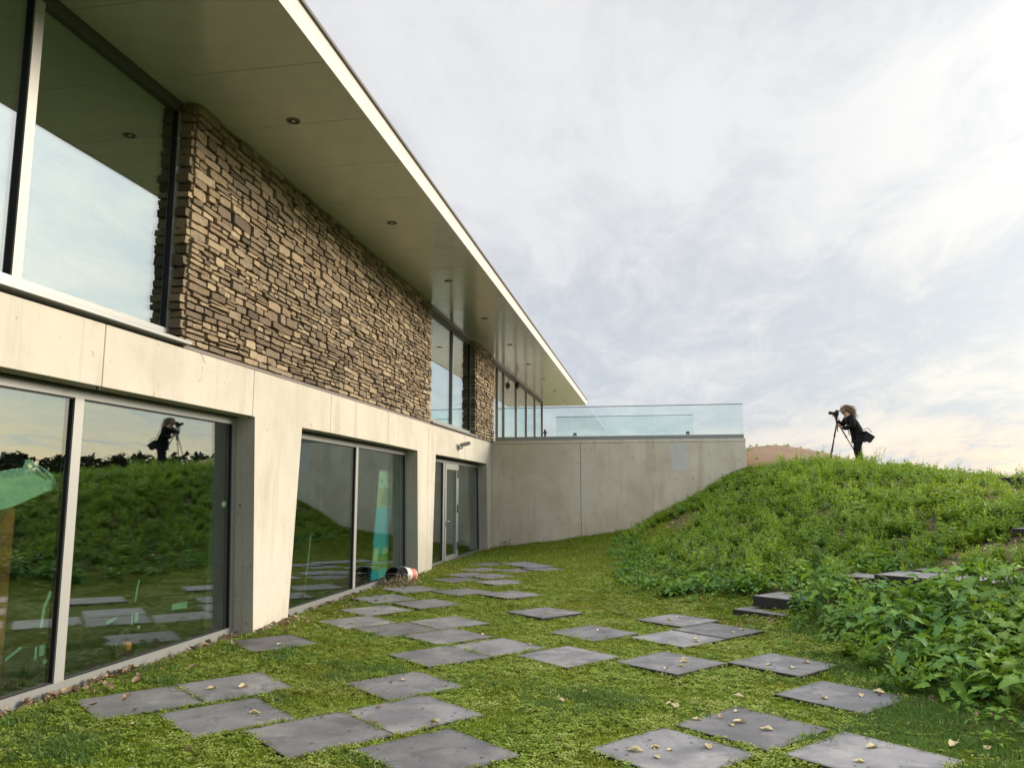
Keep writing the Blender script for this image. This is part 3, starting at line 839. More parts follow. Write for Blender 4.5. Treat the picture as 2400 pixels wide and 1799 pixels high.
# recessed lights in the soffit
ordn = ['nearest', 'second', 'third', 'fourth', 'fifth', 'sixth', 'seventh', 'eighth', 'farthest']
for i in range(0, 9):
    y = 7.6 + 3.33 * i
    lab = ('round recessed soffit light, ' + (ordn[i] + ' along the overhang above the stone wall' if i in (0, 8) else ordn[i] + ' from the camera along the overhang')) if i >= 0 else 'round recessed soffit light behind the camera above the left windows'
    d = thing('soffit_light', lab, 'downlight', (-3.79, y, 5.66), 0, 'recessed lights along the soffit')
    bm = bmesh.new()
    prof = [(.078, 0), (.076, -.010), (.060, -.010), (.056, .0)]
    rg = [[bm.verts.new((math.cos(6.2832 * a / 20) * r_, math.sin(6.2832 * a / 20) * r_, z_)) for a in range(20)] for r_, z_ in prof]
    for p_, q_ in zip(rg, rg[1:]):
        for a in range(20): bm.faces.new((p_[a], p_[(a + 1) % 20], q_[(a + 1) % 20], q_[a]))
    fin(bm, 'trim_ring', 'flash', d, True)
    bm = bmesh.new(); bmesh.ops.create_circle(bm, cap_ends=True, segments=20, radius=.0575, matrix=Matrix.Translation((0, 0, -.0025))); fin(bm, 'lens', 'gasket', d)
    if i >= 0:
        bm = bmesh.new(); ell(bm, (0, .006, -.004), (.022, .022, .006), 10, 6); fin(bm, 'lamp', 'steel', d, True)

# security camera and twin speakers
t_ = thing('security_camera', 'small grey camera bracketed to the concrete above the glazed door', 'camera', (FX, 18.4, 2.72))
bm = bmesh.new(); bx(bm, 0, .035, -.06, .06, -.07, .05); fin(bm, 'mount', 'alu', t_, bev=.006)
bm = bmesh.new(); tube(bm, [(.03, 0, -.02), (.09, .01, -.03), (.12, .02, 0)], .017); fin(bm, 'arm', 'alu', t_, True)
bm = bmesh.new(); bx(bm, .06, .30, -.04, .05, -.01, .075); o = fin(bm, 'camera_body', 'alu', t_, bev=.012); o.rotation_euler = (0, -.22, 0)
bm = bmesh.new(); tube(bm, [(.30, .005, .035), (.315, .005, .035)], .028, 14); o = fin(bm, 'lens', 'black', t_, True); o.rotation_euler = (0, -.22, 0)
t_ = thing('speaker', 'black oval speaker hanging in front of a window post over the terrace', 'speaker', (-4.74, 26.9, 5.36))
bm = bmesh.new(); tube(bm, [(0, 0, .30), (.07, 0, .26), (.10, 0, .08)], .012, 8); fin(bm, 'bracket', 'black', t_, True)
bm = bmesh.new(); ell(bm, (.125, 0, .0), (.085, .12, .125), 16, 12); fin(bm, 'speaker_shell', 'black', t_, True)

# ------------------------------------------------------------------ retaining wall, terrace and balustrades
RW = 22.45
rw = thing('retaining_wall', 'weathered grey concrete retaining wall carrying the glass balustrade', 'wall', (FX, RW, 0))
JX = -2.035


def RB(o): o.location = (-FX, -RW, 0); return o


for a, b in ((FX, JX - .006), (JX + .006, 2.51)):
    bm = bmesh.new(); bx(bm, a, b, RW, RW + .2, -.35, 3.035); RB(fin(bm, 'wall_panel', 'wallconc', rw, bev=.006))
bm = bmesh.new(); bx(bm, FX, 2.52, RW - .004, RW + .2, 3.04, 3.125); RB(fin(bm, 'coping', 'wallconc', rw, bev=.006))
bm = bmesh.new(); bx(bm, JX - .02, JX + .02, RW + .03, RW + .05, -.3, 3.03); bx(bm, FX + .01, 2.5, RW + .03, RW + .05, 3.03, 3.045); RB(fin(bm, 'joint_filler', 'joint', rw)); 
bm = bmesh.new(); r_ = random.Random(4); pts = []
for (x, z) in ((.46, 3.03), (.46, 2.7), (.49, 2.35), (.53, 2.27), (.7, 2.24), (.88, 2.26), (.93, 2.32), (.945, 2.6), (.93, 3.03)): pts.append((x + r_.uniform(-.01, .01), z))
a = [bm.verts.new((x, RW - .003, z)) for x, z in pts]; b = [bm.verts.new((x, RW + .003, z)) for x, z in pts]; bm.faces.new(a)
for i in range(len(pts)): bm.faces.new((a[i], a[(i + 1) % len(pts)], b[(i + 1) % len(pts)], b[i]))
o = RB(fin(bm, 'repair_patch', 'patch', rw)); o['label'] = 'pale grey cement repair below the coping'
o = RB(box('side_wall', 2.31, 2.509, RW + .201, 37.8, 1.5, 3.035, 'wallconc', rw))
terr = box('terrace_floor', FX - .001 + .0, 2.30, RW + .21, 37.8, 2.95, 3.13, 'wallconc'); tag(terr, kind='structure')


def balustrade(label, x0, x1, y, z0, z1, seams, ground_ch=True):
    t_ = thing('glass_balustrade', label, 'balustrade', (x0, y, z0))
    xs = [x0] + seams + [x1]
    if ground_ch:
        bm = bmesh.new(); bx(bm, 0, x1 - x0, -.035, .035, 0, .105); fin(bm, 'base_channel', 'alu', t_, bev=.004)
        bm = bmesh.new(); bx(bm, -.0, x1 - x0 + .02, -.05, .035, -.012, -.001); fin(bm, 'drip_edge', 'alu_light', t_)
    for a, b in zip(xs, xs[1:]):
        bm = bmesh.new(); bx(bm, a - x0 + .004, b - x0 - .004, -.008, .008, .09 if ground_ch else .03, z1 - z0 - .012); fin(bm, 'glass_panel', 'bglass', t_)
    bm = bmesh.new(); bx(bm, 0, x1 - x0, -.016, .016, z1 - z0 - .014, z1 - z0 + .008); fin(bm, 'handrail', 'alu', t_)
    return t_


balustrade('long frameless glass balustrade on top of the retaining wall', -4.5, 2.48, RW + .06, 3.138, 4.085, [-2.27, .07])
t2 = balustrade('shorter inner glass balustrade standing further back on the terrace', -3.06, 1.27, 25.3, 3.13, 4.075, [-.9], False)
for x, lab in ((-2.46, 'black clamp foot of the inner balustrade, left one'), (1.09, 'black clamp foot of the inner balustrade, right one')):
    bm = bmesh.new(); X0 = x + 3.06
    bx(bm, X0 - .05, X0 - .025, -.05, .05, 0, .42); bx(bm, X0 + .03, X0 + .055, -.05, .05, 0, .42); bx(bm, X0 - .024, X0 + .029, -.05, .05, .34, .42)
    fin(bm, 'clamp_foot', 'black', t2)
bm = bmesh.new(); tube(bm, [(0, 0, 0), (0, 0, .30), (0, 0, .33), (0, 0, .45)], [.03, .03, .07, .015], 12); o = fin(bm, 'terrace_lamp', 'black'); o.location = (-3.25, 24.0, 3.13)
tag(o, 'tiny black bollard lamp on the terrace near the upper glazing', 'lamp')


# ------------------------------------------------------------------ plant pieces (meshes used by the ground cover)
def mesh_np(name, V, F, mats, smooth=True, mi=None):
    me_ = bpy.data.meshes.new(name); me_.from_pydata([tuple(v) for v in V], [], F); me_.update()
    for m_ in mats: me_.materials.append(M[m_])
    if mi is not None: me_.polygons.foreach_set('material_index', mi)
    if smooth: me_.polygons.foreach_set('use_smooth', [True] * len(me_.polygons))
    return me_


def frame_(d, roll=0.0):
    d = d / np.linalg.norm(d); up = np.array([0, 0, 1.0])
    s = np.cross(d, up); ns = np.linalg.norm(s); s = np.array([1.0, 0, 0]) if ns < 1e-3 else s / ns
    n = np.cross(s, d)
    if roll: s, n = s * math.cos(roll) + n * math.sin(roll), n * math.cos(roll) - s * math.sin(roll)
    return d, s, n


def narrow_leaf(V, F, base, d, ln, wd, bend, r_, roll=0.0):
    d, s, n = frame_(d, roll); i = len(V)
    V += [base, base + d * ln * .5 + s * wd * .5 + n * bend * .4 * ln, base + d * ln * .5 - s * wd * .5 + n * bend * .4 * ln, base + d * ln + n * bend * ln * 0.2]
    F.append((i, i + 1, i + 3, i + 2))


def make_moss(seed, n=56, rad=.05, h=.017, lw=.007, mat='moss'):
    r_ = np.random.default_rng(seed); V = []; F = []
    for _ in range(n):
        a = r_.uniform(0, 6.28); rr = rad * math.sqrt(r_.uniform())
        b = np.array([math.cos(a) * rr, math.sin(a) * rr, -.004]); el = r_.uniform(.35, 1.35); az = r_.uniform(0, 6.28)
        d = np.array([math.cos(az) * math.cos(el), math.sin(az) * math.cos(el), math.sin(el)])
        narrow_leaf(V, F, b, d, h * r_.uniform(.6, 1.3), lw * r_.uniform(.7, 1.4), r_.uniform(-.3, .3), r_, r_.uniform(-.8, .8))
    return mesh_np('tuft', V, F, [mat])


def make_sedum(seed, n=9, mat='sedum'):
    r_ = np.random.default_rng(seed); V = []; F = []
    for _ in range(n):
        a = r_.uniform(0, 6.28); rr = .035 * math.sqrt(r_.uniform()); hh = r_.uniform(.012, .034)
        c = np.array([math.cos(a) * rr, math.sin(a) * rr, hh])
        k = r_.integers(5, 8); a0 = r_.uniform(0, 6.28)
        for j in range(k):
            az = a0 + 6.28 * j / k; el = r_.uniform(.1, .8)
            narrow_leaf(V, F, c, np.array([math.cos(az) * math.cos(el), math.sin(az) * math.cos(el), math.sin(el)]), r_.uniform(.008, .014), r_.uniform(.006, .009), .2, r_)
    return mesh_np('tuft', V, F, [mat])


def make_feather(seed, hh=.26, stems=7, wid=1.0, dens=1.0):
    r_ = np.random.default_rng(seed); V = []; F = []
    for s in range(stems):
        az = r_.uniform(0, 6.28); lean = r_.uniform(.05, .5); L_ = hh * r_.uniform(.6, 1.15)
        b = np.array([r_.normal(0, .03), r_.normal(0, .03), 0.]); d = np.array([math.cos(az) * lean, math.sin(az) * lean, 1.0]); d /= np.linalg.norm(d)
        nn = int((13 + L_ * 55) * dens)
        for j in range(nn):
            u = (j + .5) / nn; p = b + d * L_ * u + np.array([0, 0, -.05 * lean * u * u])
            if u < .2: continue
            a = j * 2.4 + s; el = r_.uniform(-.1, .6) + u * .55
            ln = (.075 if u < .7 else .05) * r_.uniform(.7, 1.25) * (1.1 - .45 * u) * 1.0
            dd = np.array([math.cos(a) * math.cos(el), math.sin(a) * math.cos(el), math.sin(el)])
            narrow_leaf(V, F, p, dd, ln, ln * wid * r_.uniform(.30, .46), r_.uniform(-.35, .1), r_, r_.uniform(-.5, .5))
        i = len(V); t_ = b + d * L_ * .95; sx = np.array([.002, 0, 0]); sy = np.array([0, .002, 0])
        V += [b - sx, b + sx, t_ + sx * .5, t_ - sx * .5]; F.append((i, i + 1, i + 2, i + 3))
    return mesh_np('weed', V, F, ['feather'])


def make_rosette(seed, hh=.2):
    r_ = np.random.default_rng(seed); V = []; F = []
    for s in range(r_.integers(4, 7)):
        az = r_.uniform(0, 6.28); lean = r_.uniform(.1, .7); L_ = hh * r_.uniform(.5, 1.25)
        d = np.array([math.cos(az) * lean, math.sin(az) * lean, 1.0]); d /= np.linalg.norm(d)
        for w_ in range(4):
            p = d * L_ * (.35 + .22 * w_); k = 6 if w_ < 3 else 8; sz = (.065, .06, .05, .036)[w_]
            for j in range(k):
                a = 6.28 * j / k + w_ * .7 + s; el = (.05, .2, .35, .75)[w_] + r_.uniform(-.2, .2)
                narrow_leaf(V, F, p, np.array([math.cos(a) * math.cos(el), math.sin(a) * math.cos(el), math.sin(el)]), sz * r_.uniform(.8, 1.25), sz * r_.uniform(.38, .6), r_.uniform(-.4, 0), r_, r_.uniform(-.3, .3))
    return mesh_np('weed', V, F, ['feather'])


def dead(seed):
    r_ = np.random.default_rng(seed + 500); V = []; F = []
    for k in range(7):
        az = r_.uniform(0, 6.28); d = np.array([math.cos(az) * .5, math.sin(az) * .5, r_.uniform(.4, 1.6)]); narrow_leaf(V, F, np.array([r_.normal(0, .05), r_.normal(0, .05), 0]), d / np.linalg.norm(d), r_.uniform(.15, .36), .006, .1, r_)
        narrow_leaf(V, F, np.array([r_.normal(0, .06), r_.normal(0, .06), r_.uniform(0, .18)]), np.array([math.cos(az + 1), math.sin(az + 1), .3]), .05, .02, .3, r_)
    return V, F


M['dry0'] = leafmat('dead_stalk', [(0.16, 0.12, 0.06), (0.30, 0.25, 0.14), (0.12, 0.09, 0.05)], 0, 8, .1, .8, .2, .5)


def lobed_leaf(ln, wd, seed, curl=.35, fold=.25):
    """broad lobed leaf blade from the origin along +Y, upper side +Z"""
    r_ = random.Random(seed); n = 9; rows = []
    lob = r_.uniform(.30, .58); ph = r_.uniform(0, 3)
    for i in range(n + 1):
        u = i / n
        prof = math.sin(math.pi * min(1, u ** .62)) ** .8 if 0 < u < 1 else 0
        prof = max(prof, 0) * (1 - lob * (0.5 + 0.5 * math.cos(u * 6.2832 * 3.3 + ph)) * (1 if u > .12 else 0))
        y = ln * u; z = -curl * ln * u * u + .10 * ln * u
        w2 = wd / 2 * prof + (.003 if 0 < u < 1 else 0)
        wv_ = r_.uniform(-.10, .10) * wd
        rows.append([(-w2, y - .10 * w2, z + fold * w2 + wv_), (-w2 * .5, y, z + fold * w2 * .32), (0, y, z - .004), (w2 * .5, y, z + fold * w2 * .32), (w2, y - .10 * w2, z + fold * w2 - wv_)])
    V = [v for r in rows for v in r]; F = []
    for i in range(n):
        for k in range(4):
            a = i * 5 + k; F.append((a, a + 1, a + 6, a + 5))
    return V, F


def make_broad(seed, size=1.0, nl=12, h=.26):
    r_ = random.Random(seed); V = []; F = []; mi = []
    for k in range(nl):
        lv, lf = lobed_leaf(r_.uniform(.07, .17) * size, r_.uniform(.055, .115) * size, seed * 50 + k, r_.uniform(.2, .6), r_.uniform(.05, .4))
        az = k * 2.4 + r_.uniform(-.4, .4); u = k / nl; zz = h * (.35 + .65 * u) * r_.uniform(.8, 1.15); rr = (.15 - .10 * u) * size * r_.uniform(.6, 1.2)
        b = Vector((math.cos(az) * rr * .8, math.sin(az) * rr * .8, zz)); tilt = r_.uniform(-.35, .5) - .1
        mt = Matrix.Translation(b) @ Matrix.Rotation(az - math.pi / 2 + r_.uniform(-.3, .3), 4, 'Z') @ Matrix.Rotation(tilt, 4, 'X') @ Matrix.Rotation(r_.uniform(-.4, .4), 4, 'Y')
        i0 = len(V); V += [tuple(mt @ Vector(v)) for v in lv]; F += [tuple(i + i0 for i in f) for f in lf]; mi += [0] * len(lf)
        i0 = len(V); s = Vector((-math.sin(az), math.cos(az), 0)) * .003
        V += [tuple(Vector((0, 0, 0)) - s), tuple(Vector((0, 0, 0)) + s), tuple(b + s), tuple(b - s)]; F.append((i0, i0 + 1, i0 + 2, i0 + 3)); mi.append(1)
    return mesh_np('weed', V, F, ['broad', 'stem'], mi=mi)


def scatter(name, meshes, P, rot, scl, idx):
    me_ = bpy.data.meshes.new(name); n = len(P); me_.vertices.add(n); me_.vertices.foreach_set('co', np.asarray(P, float).ravel())
    a = me_.attributes.new('rot', 'FLOAT_VECTOR', 'POINT'); a.data.foreach_set('vector', np.asarray(rot, float).ravel())
    a = me_.attributes.new('scl', 'FLOAT_VECTOR', 'POINT'); a.data.foreach_set('vector', np.asarray(scl, float).ravel())
    a = me_.attributes.new('vid', 'INT', 'POINT'); a.data.foreach_set('value', np.asarray(idx, np.int32))
    o = bpy.data.objects.new(name, me_); COL.objects.link(o)
    g = bpy.data.node_groups.new(name, 'GeometryNodeTree')
    g.interface.new_socket('Geometry', in_out='INPUT', socket_type='NodeSocketGeometry'); g.interface.new_socket('Geometry', in_out='OUTPUT', socket_type='NodeSocketGeometry')
    gi = g.nodes.new('NodeGroupInput'); go = g.nodes.new('NodeGroupOutput'); jn = g.nodes.new('GeometryNodeJoinGeometry')
    for m_ in meshes:
        src = bpy.data.objects.new(name + '_piece', m_)
        oi = g.nodes.new('GeometryNodeObjectInfo'); oi.inputs['Object'].default_value = src; oi.inputs['As Instance'].default_value = False
        gt = g.nodes.new('GeometryNodeGeometryToInstance'); g.links.new(oi.outputs['Geometry'], gt.inputs[0]); g.links.new(gt.outputs[0], jn.inputs[0])
    ip = g.nodes.new('GeometryNodeInstanceOnPoints'); ip.inputs['Pick Instance'].default_value = True
    g.links.new(gi.outputs[0], ip.inputs['Points']); g.links.new(jn.outputs[0], ip.inputs['Instance'])
    for at_, ty, so_ in (('rot', 'FLOAT_VECTOR', 'Rotation'), ('scl', 'FLOAT_VECTOR', 'Scale'), ('vid', 'INT', 'Instance Index')):
        na = g.nodes.new('GeometryNodeInputNamedAttribute'); na.data_type = ty; na.inputs[0].default_value = at_
        g.links.new(na.outputs[0], ip.inputs[so_])
    g.links.new(ip.outputs[0], go.inputs[0])
    md = o.modifiers.new('scatter', 'NODES'); md.node_group = g
    tag(o, kind='stuff')
    return o


def spread(n, x0, x1, y0, y1, near=None):
    """random plan points; with near=(a) the density falls with the distance from the terrace corner of the lawn"""
    return rng.uniform(x0, x1, n), rng.uniform(y0, y1, n)


def mk(x, y, smin, smax, nv, tilt=.15, zoff=0.0, far=.35):
    n = len(x); z = hgt(x, y) + zoff
    s = rng.uniform(smin, smax, n) * (1 + far * np.maximum(0, (np.hypot(x, y) - 6)) * .10)
    rot = np.stack([rng.normal(0, tilt, n), rng.normal(0, tilt, n), rng.uniform(0, 6.28, n)], 1)
    return np.stack([x, y, z], 1), rot, np.stack([s, s, s * rng.uniform(.8, 1.25, n)], 1), rng.integers(0, nv, n)


def tuftfield(x, y):
    d = np.hypot(x, y)
    keep = rng.uniform(0, 1, len(x)) < np.clip((7.5 / np.maximum(d, .1)) ** 1.2, .2, 1)
    # outside what the lawn is: under slabs, walls
    keep &= ~in_slab(x, y, .018) & (x > -4.79) & (y < 22.42) & ~((x < -4.58) & (((y > 8.6) & (y < 9.75)) | ((y > 15.15) & (y < 16.3)) | (y > 21.9)))
    return keep


# lawn of moss and stonecrop
x, y = spread(260000, -4.84, 4.2, 2.2, 22.4); k = tuftfield(x, y)
weedy = inpoly(x, y, WEED) & (hgt(x, y) > .16)
k &= ~(weedy & (rng.uniform(0, 1, len(x)) < .8)); x = x[k]; y = y[k]
cush = (wob(x, y, 1.5, 2) + wob(x, y, .5, 4) * .5 + ss(x, .9, 2.2) * 1.0 - ss(y, 7.5, 10) * .5 + rng.normal(0, .28, len(x))) > .72
sed = (~cush) & ((wob(x, y, .9, 7) + rng.normal(0, .4, len(x))) > .12)
mo = ~(cush | sed)
scatter('moss_lawn', [make_moss(s) for s in range(8)], *mk(x[mo], y[mo], .8, 1.5, 8))
scatter('stonecrop_cover', [make_sedum(s) for s in range(8)], *mk(x[sed], y[sed], .6, 1.15, 8))
scatter('green_moss_cushions', [make_moss(s + 30, 60, .045, .028, .0045, 'cushion') for s in range(6)], *mk(x[cush], y[cush], .9, 1.8, 6, .2, .006))
# dense fringe that grows over the slab edges
ex = []; ey = []
for cx, cy, a, zt in slabinfo:
    n = 190; s_ = rng.integers(0, 4, n); u = rng.uniform(-.38, .38, n); v = .376 + np.abs(rng.normal(0, .016, n)) - (wob(u + cx * 3, u * 0 + cy * 3, .22) > .25) * .022
    px = np.choose(s_, [u, v, -u, -v]); py = np.choose(s_, [v, -u, -v, u])
    ex.append(cx + px * math.cos(a) - py * math.sin(a)); ey.append(cy + px * math.sin(a) + py * math.cos(a))
ex = np.concatenate(ex); ey = np.concatenate(ey); kk = (ex > -4.8) & ~in_slab(ex, ey, .035); ex = ex[kk]; ey = ey[kk]
scatter('moss_fringe', [make_moss(s + 60, 40, .035, .026, .006) for s in range(5)] + [make_sedum(s + 60) for s in range(3)], *mk(ex, ey, .6, 1.1, 8, .25, .004, .1))
# short grass towards the retaining wall
x, y = spread(26000, -4.8, 2.2, 12.5, 22.42)
k = (rng.uniform(0, 1, len(x)) < ss(y, 12.5, 19)) & ~in_slab(x, y, -.02) & ~(inpoly(x, y, WEED) & (x > .3)); x = x[k]; y = y[k]
scatter('short_grass', [make_moss(s + 80, 26, .07, .045, .006, 'moss') for s in range(4)], *mk(x, y, .7, 1.5, 4, .1, 0, .3))

# feathery weeds over the mound
x, y = spread(21000, -1.2, 15, -3, 23.2)
z = hgt(x, y); inm = inpoly(x, y, WEED) | (inpoly(x - .35 - rng.exponential(.22, len(x)), y - .1, WEED) & False)
fr = inpoly(x + rng.exponential(.28, len(x)), y + rng.exponential(.15, len(x)), WEED) & ~inm & (y < 13) & ~in_slab(x, y, -.04) & (rng.uniform(0, 1, len(x)) < .75); inm = inm | fr
broadz = z + wob(x, y, 1.4, 3) * .12 + ss(x, 3.0, 5.0) * ss(y, 6, 14) * .25
stepclear = np.zeros(x.shape, bool)
for cx, cy, r_ in ((1.30, 11.0, .50), (1.55, 11.15, .50), (3.2, 10.8, .52), (2.9, 10.45, .3), (2.75, 11.2, .4), (3.75, 11.4, .36), (3.75, 10.1, .44), (4.4, 10.25, .42), (5.4, 12.1, .42)):
    stepclear |= np.hypot(x - cx, y - cy) < r_
inm &= ~stepclear
fe = inm & (bare(x, y) < rng.uniform(.25, .9, len(x))) & ((broadz > rng.uniform(.22, .55, len(x))) | (rng.uniform(0, 1, len(x)) < .16 * (x > 1.6)))
fe &= ~((y > 22.0) & (x < 3.0))
fx, fy = x[fe], y[fe]
P_, rot_, scl_, idx_ = mk(fx, fy, .55, 1.3, 9, .25, -.01, 0)
scl_ *= (1.0 + .25 * wob(fx, fy, 1.1, 6))[:, None]
scl_ *= np.where(bare(fx, fy) > .3, .55, 1.0)[:, None]
scl_ *= (1 - .35 * (np.hypot(fx - 5.3, fy - 21.9) < .9))[:, None]
kind = wob(fx, fy, 2.2, 1) + wob(fx, fy, .6, 8) * .8 + rng.normal(0, .45, len(fx))
ka = kind < .05; kb = ~ka & (rng.uniform(0, 1, len(fx)) < .9); kc = ~(ka | kb)
scatter('feathery_weeds', [make_feather(s, .26, 5, 1.25, .7) for s in range(9)], P_[ka], rot_[ka], scl_[ka], idx_[ka])
scatter('small_leaved_weeds', [make_rosette(s + 200) for s in range(9)], P_[kb], rot_[kb], scl_[kb], idx_[kb])
scatter('dead_stalks', [mesh_np('stalk', *dead(s), ['dry0']) for s in range(9)], P_[kc], rot_[kc], scl_[kc], idx_[kc])
# broad leaved weeds at the toe and to the right
be = inm & (bare(x, y) < .3) & (((broadz < rng.uniform(.35, .85, len(x))) & (rng.uniform(0, 1, len(x)) < .62)) | ((wob(x, y, 1.9, 9) > .45) & (rng.uniform(0, 1, len(x)) < .22)))
bx_, by_ = x[be], y[be]
P_, rot_, scl_, idx_ = mk(bx_, by_, .6, 1.15, 8, .2, -.01, 0)
scl_ *= np.where(fr[be], .5, 1.0)[:, None]
scl_ *= (1.0 - .35 * ss(by_, 11, 14) + .3 * ss(bx_, 2.2, 3.4) * (1 - ss(by_, 9.5, 11)))[:, None]
scatter('broad_leaved_weeds', [make_broad(s + 1) for s in range(8)], P_, rot_, scl_, idx_)
# sparse taller stems against the sky
x = rng.uniform(3.2, 9.0, 90); y = rng.uniform(19.5, 22.6, 90)
scatter('tall_crest_weeds', [make_feather(s + 40, .42, 3) for s in range(4)], *mk(x, y, .7, 1.25, 4, .2, 0, 0))
# tiny weeds on the sand behind the crest
x = rng.uniform(2.6, 9, 70); y = rng.uniform(22.8, 29, 70)
scatter('sand_weeds', [make_feather(s + 70, .1, 3) for s in range(3)], *mk(x, y, .5, 1.0, 3, .2, 0, 0))

# single large plants in the foreground, with every leaf a piece
LM = []
for k in range(10):
    lv, lf = lobed_leaf(random.uniform(.10, .19), random.uniform(.075, .13), 900 + k, random.uniform(.25, .6), random.uniform(.1, .4))
    LM.append(mesh_np('leaf', lv, lf, ['broad']))
STM = None
spots = [(2.35, 6.95), (2.75, 6.55), (3.05, 7.1), (2.6, 7.5), (2.15, 7.7), (3.4, 6.3), (3.35, 7.7), (2.3, 8.4), (2.9, 8.2), (2.1, 9.2), (2.55, 9.1), (1.98, 10.0), (3.2, 5.7), (3.7, 6.9), (3.55, 5.4), (2.02, 10.7), (1.05, 12.0), (.62, 12.3), (3.9, 5.9), (2.5, 10.0), (3.8, 7.9), (3.0, 9.0)]
for i, (px, py) in enumerate(spots):
    gz = float(hgt(px, py)[0]); big = 1.0 if i not in (16, 17) else .75
    t_ = thing('leafy_weed', 'bushy dark green weed with big lobed leaves in the patch beside the paving slabs', 'plant', (px, py, gz), 0, 'broad leaved weeds beside the paving')
    bm = bmesh.new(); nl = random.randint(14, 19)
    for k in range(nl):
        az = k * 2.4 + random.uniform(-.4, .4); u = k / nl
        zz = (.10 + .30 * u) * big * random.uniform(.85, 1.15); rr = (.24 - .17 * u) * big * random.uniform(.7, 1.2)
        b = Vector((math.cos(az) * rr, math.sin(az) * rr, zz))
        mid_ = Vector((math.cos(az) * rr * .35, math.sin(az) * rr * .35, zz * .75)); tube(bm, [(0, 0, 0), mid_, b], [.005, .004, .003], 4, False)
        o = bpy.data.objects.new('leaf', random.choice(LM)); COL.objects.link(o); o.parent = t_
        o.location = b; o.rotation_euler = Euler((random.uniform(-.3, .45) - .1, random.uniform(-.35, .35), az - math.pi / 2 + random.uniform(-.35, .35))); o.scale = [big * random.uniform(.6, 1.2)] * 3
    fin(bm, 'stem', 'stem', t_)
# small sprig against the retaining wall
t_ = thing('wall_weed', 'small dark weed sprouting at the foot of the retaining wall corner', 'plant', (-4.12, 22.3, float(hgt(-4.12, 22.3)[0])))
bm = bmesh.new()
for k in range(6):
    az = k * 1.1; b = Vector((math.cos(az) * .12, math.sin(az) * .06, .12 + .03 * k)); tube(bm, [(0, 0, 0), b * .6, b], [.005, .004, .002], 4, False)
    o = bpy.data.objects.new('leaf', LM[k]); COL.objects.link(o); o.parent = t_; o.location = b * .8; o.rotation_euler = (.5, 0, az - 1.57); o.scale = (.6, .8, .7)
fin(bm, 'stem', 'stem', t_)


# ------------------------------------------------------------------ fallen leaves
def dry_leaf(seed, s=.05):
    r_ = random.Random(seed); pts = []; n = 10
    for i in range(n):
        a = 6.2832 * i / n; rr = s * (.62 + .22 * abs(math.cos(a))) * r_.uniform(.85, 1.1)
        if i == 0: rr = s * 1.1
        pts.append((math.cos(a) * rr, math.sin(a) * rr * .75, .010 + s * .38 * (math.sin(a) ** 2) * r_.uniform(.2, 1.2)))
    V = [(0, 0, .004)] + pts; F = [(0, 1 + i, 1 + (i + 1) % n) for i in range(n)]
    i = len(V); V += [(-s * .55, -.001, .006), (-s * .55, .001, .006), (-s * 1.35, .006, .022), (-s * 1.35, .004, .022)]; F.append((i, i + 1, i + 2, i + 3))
    return V, F


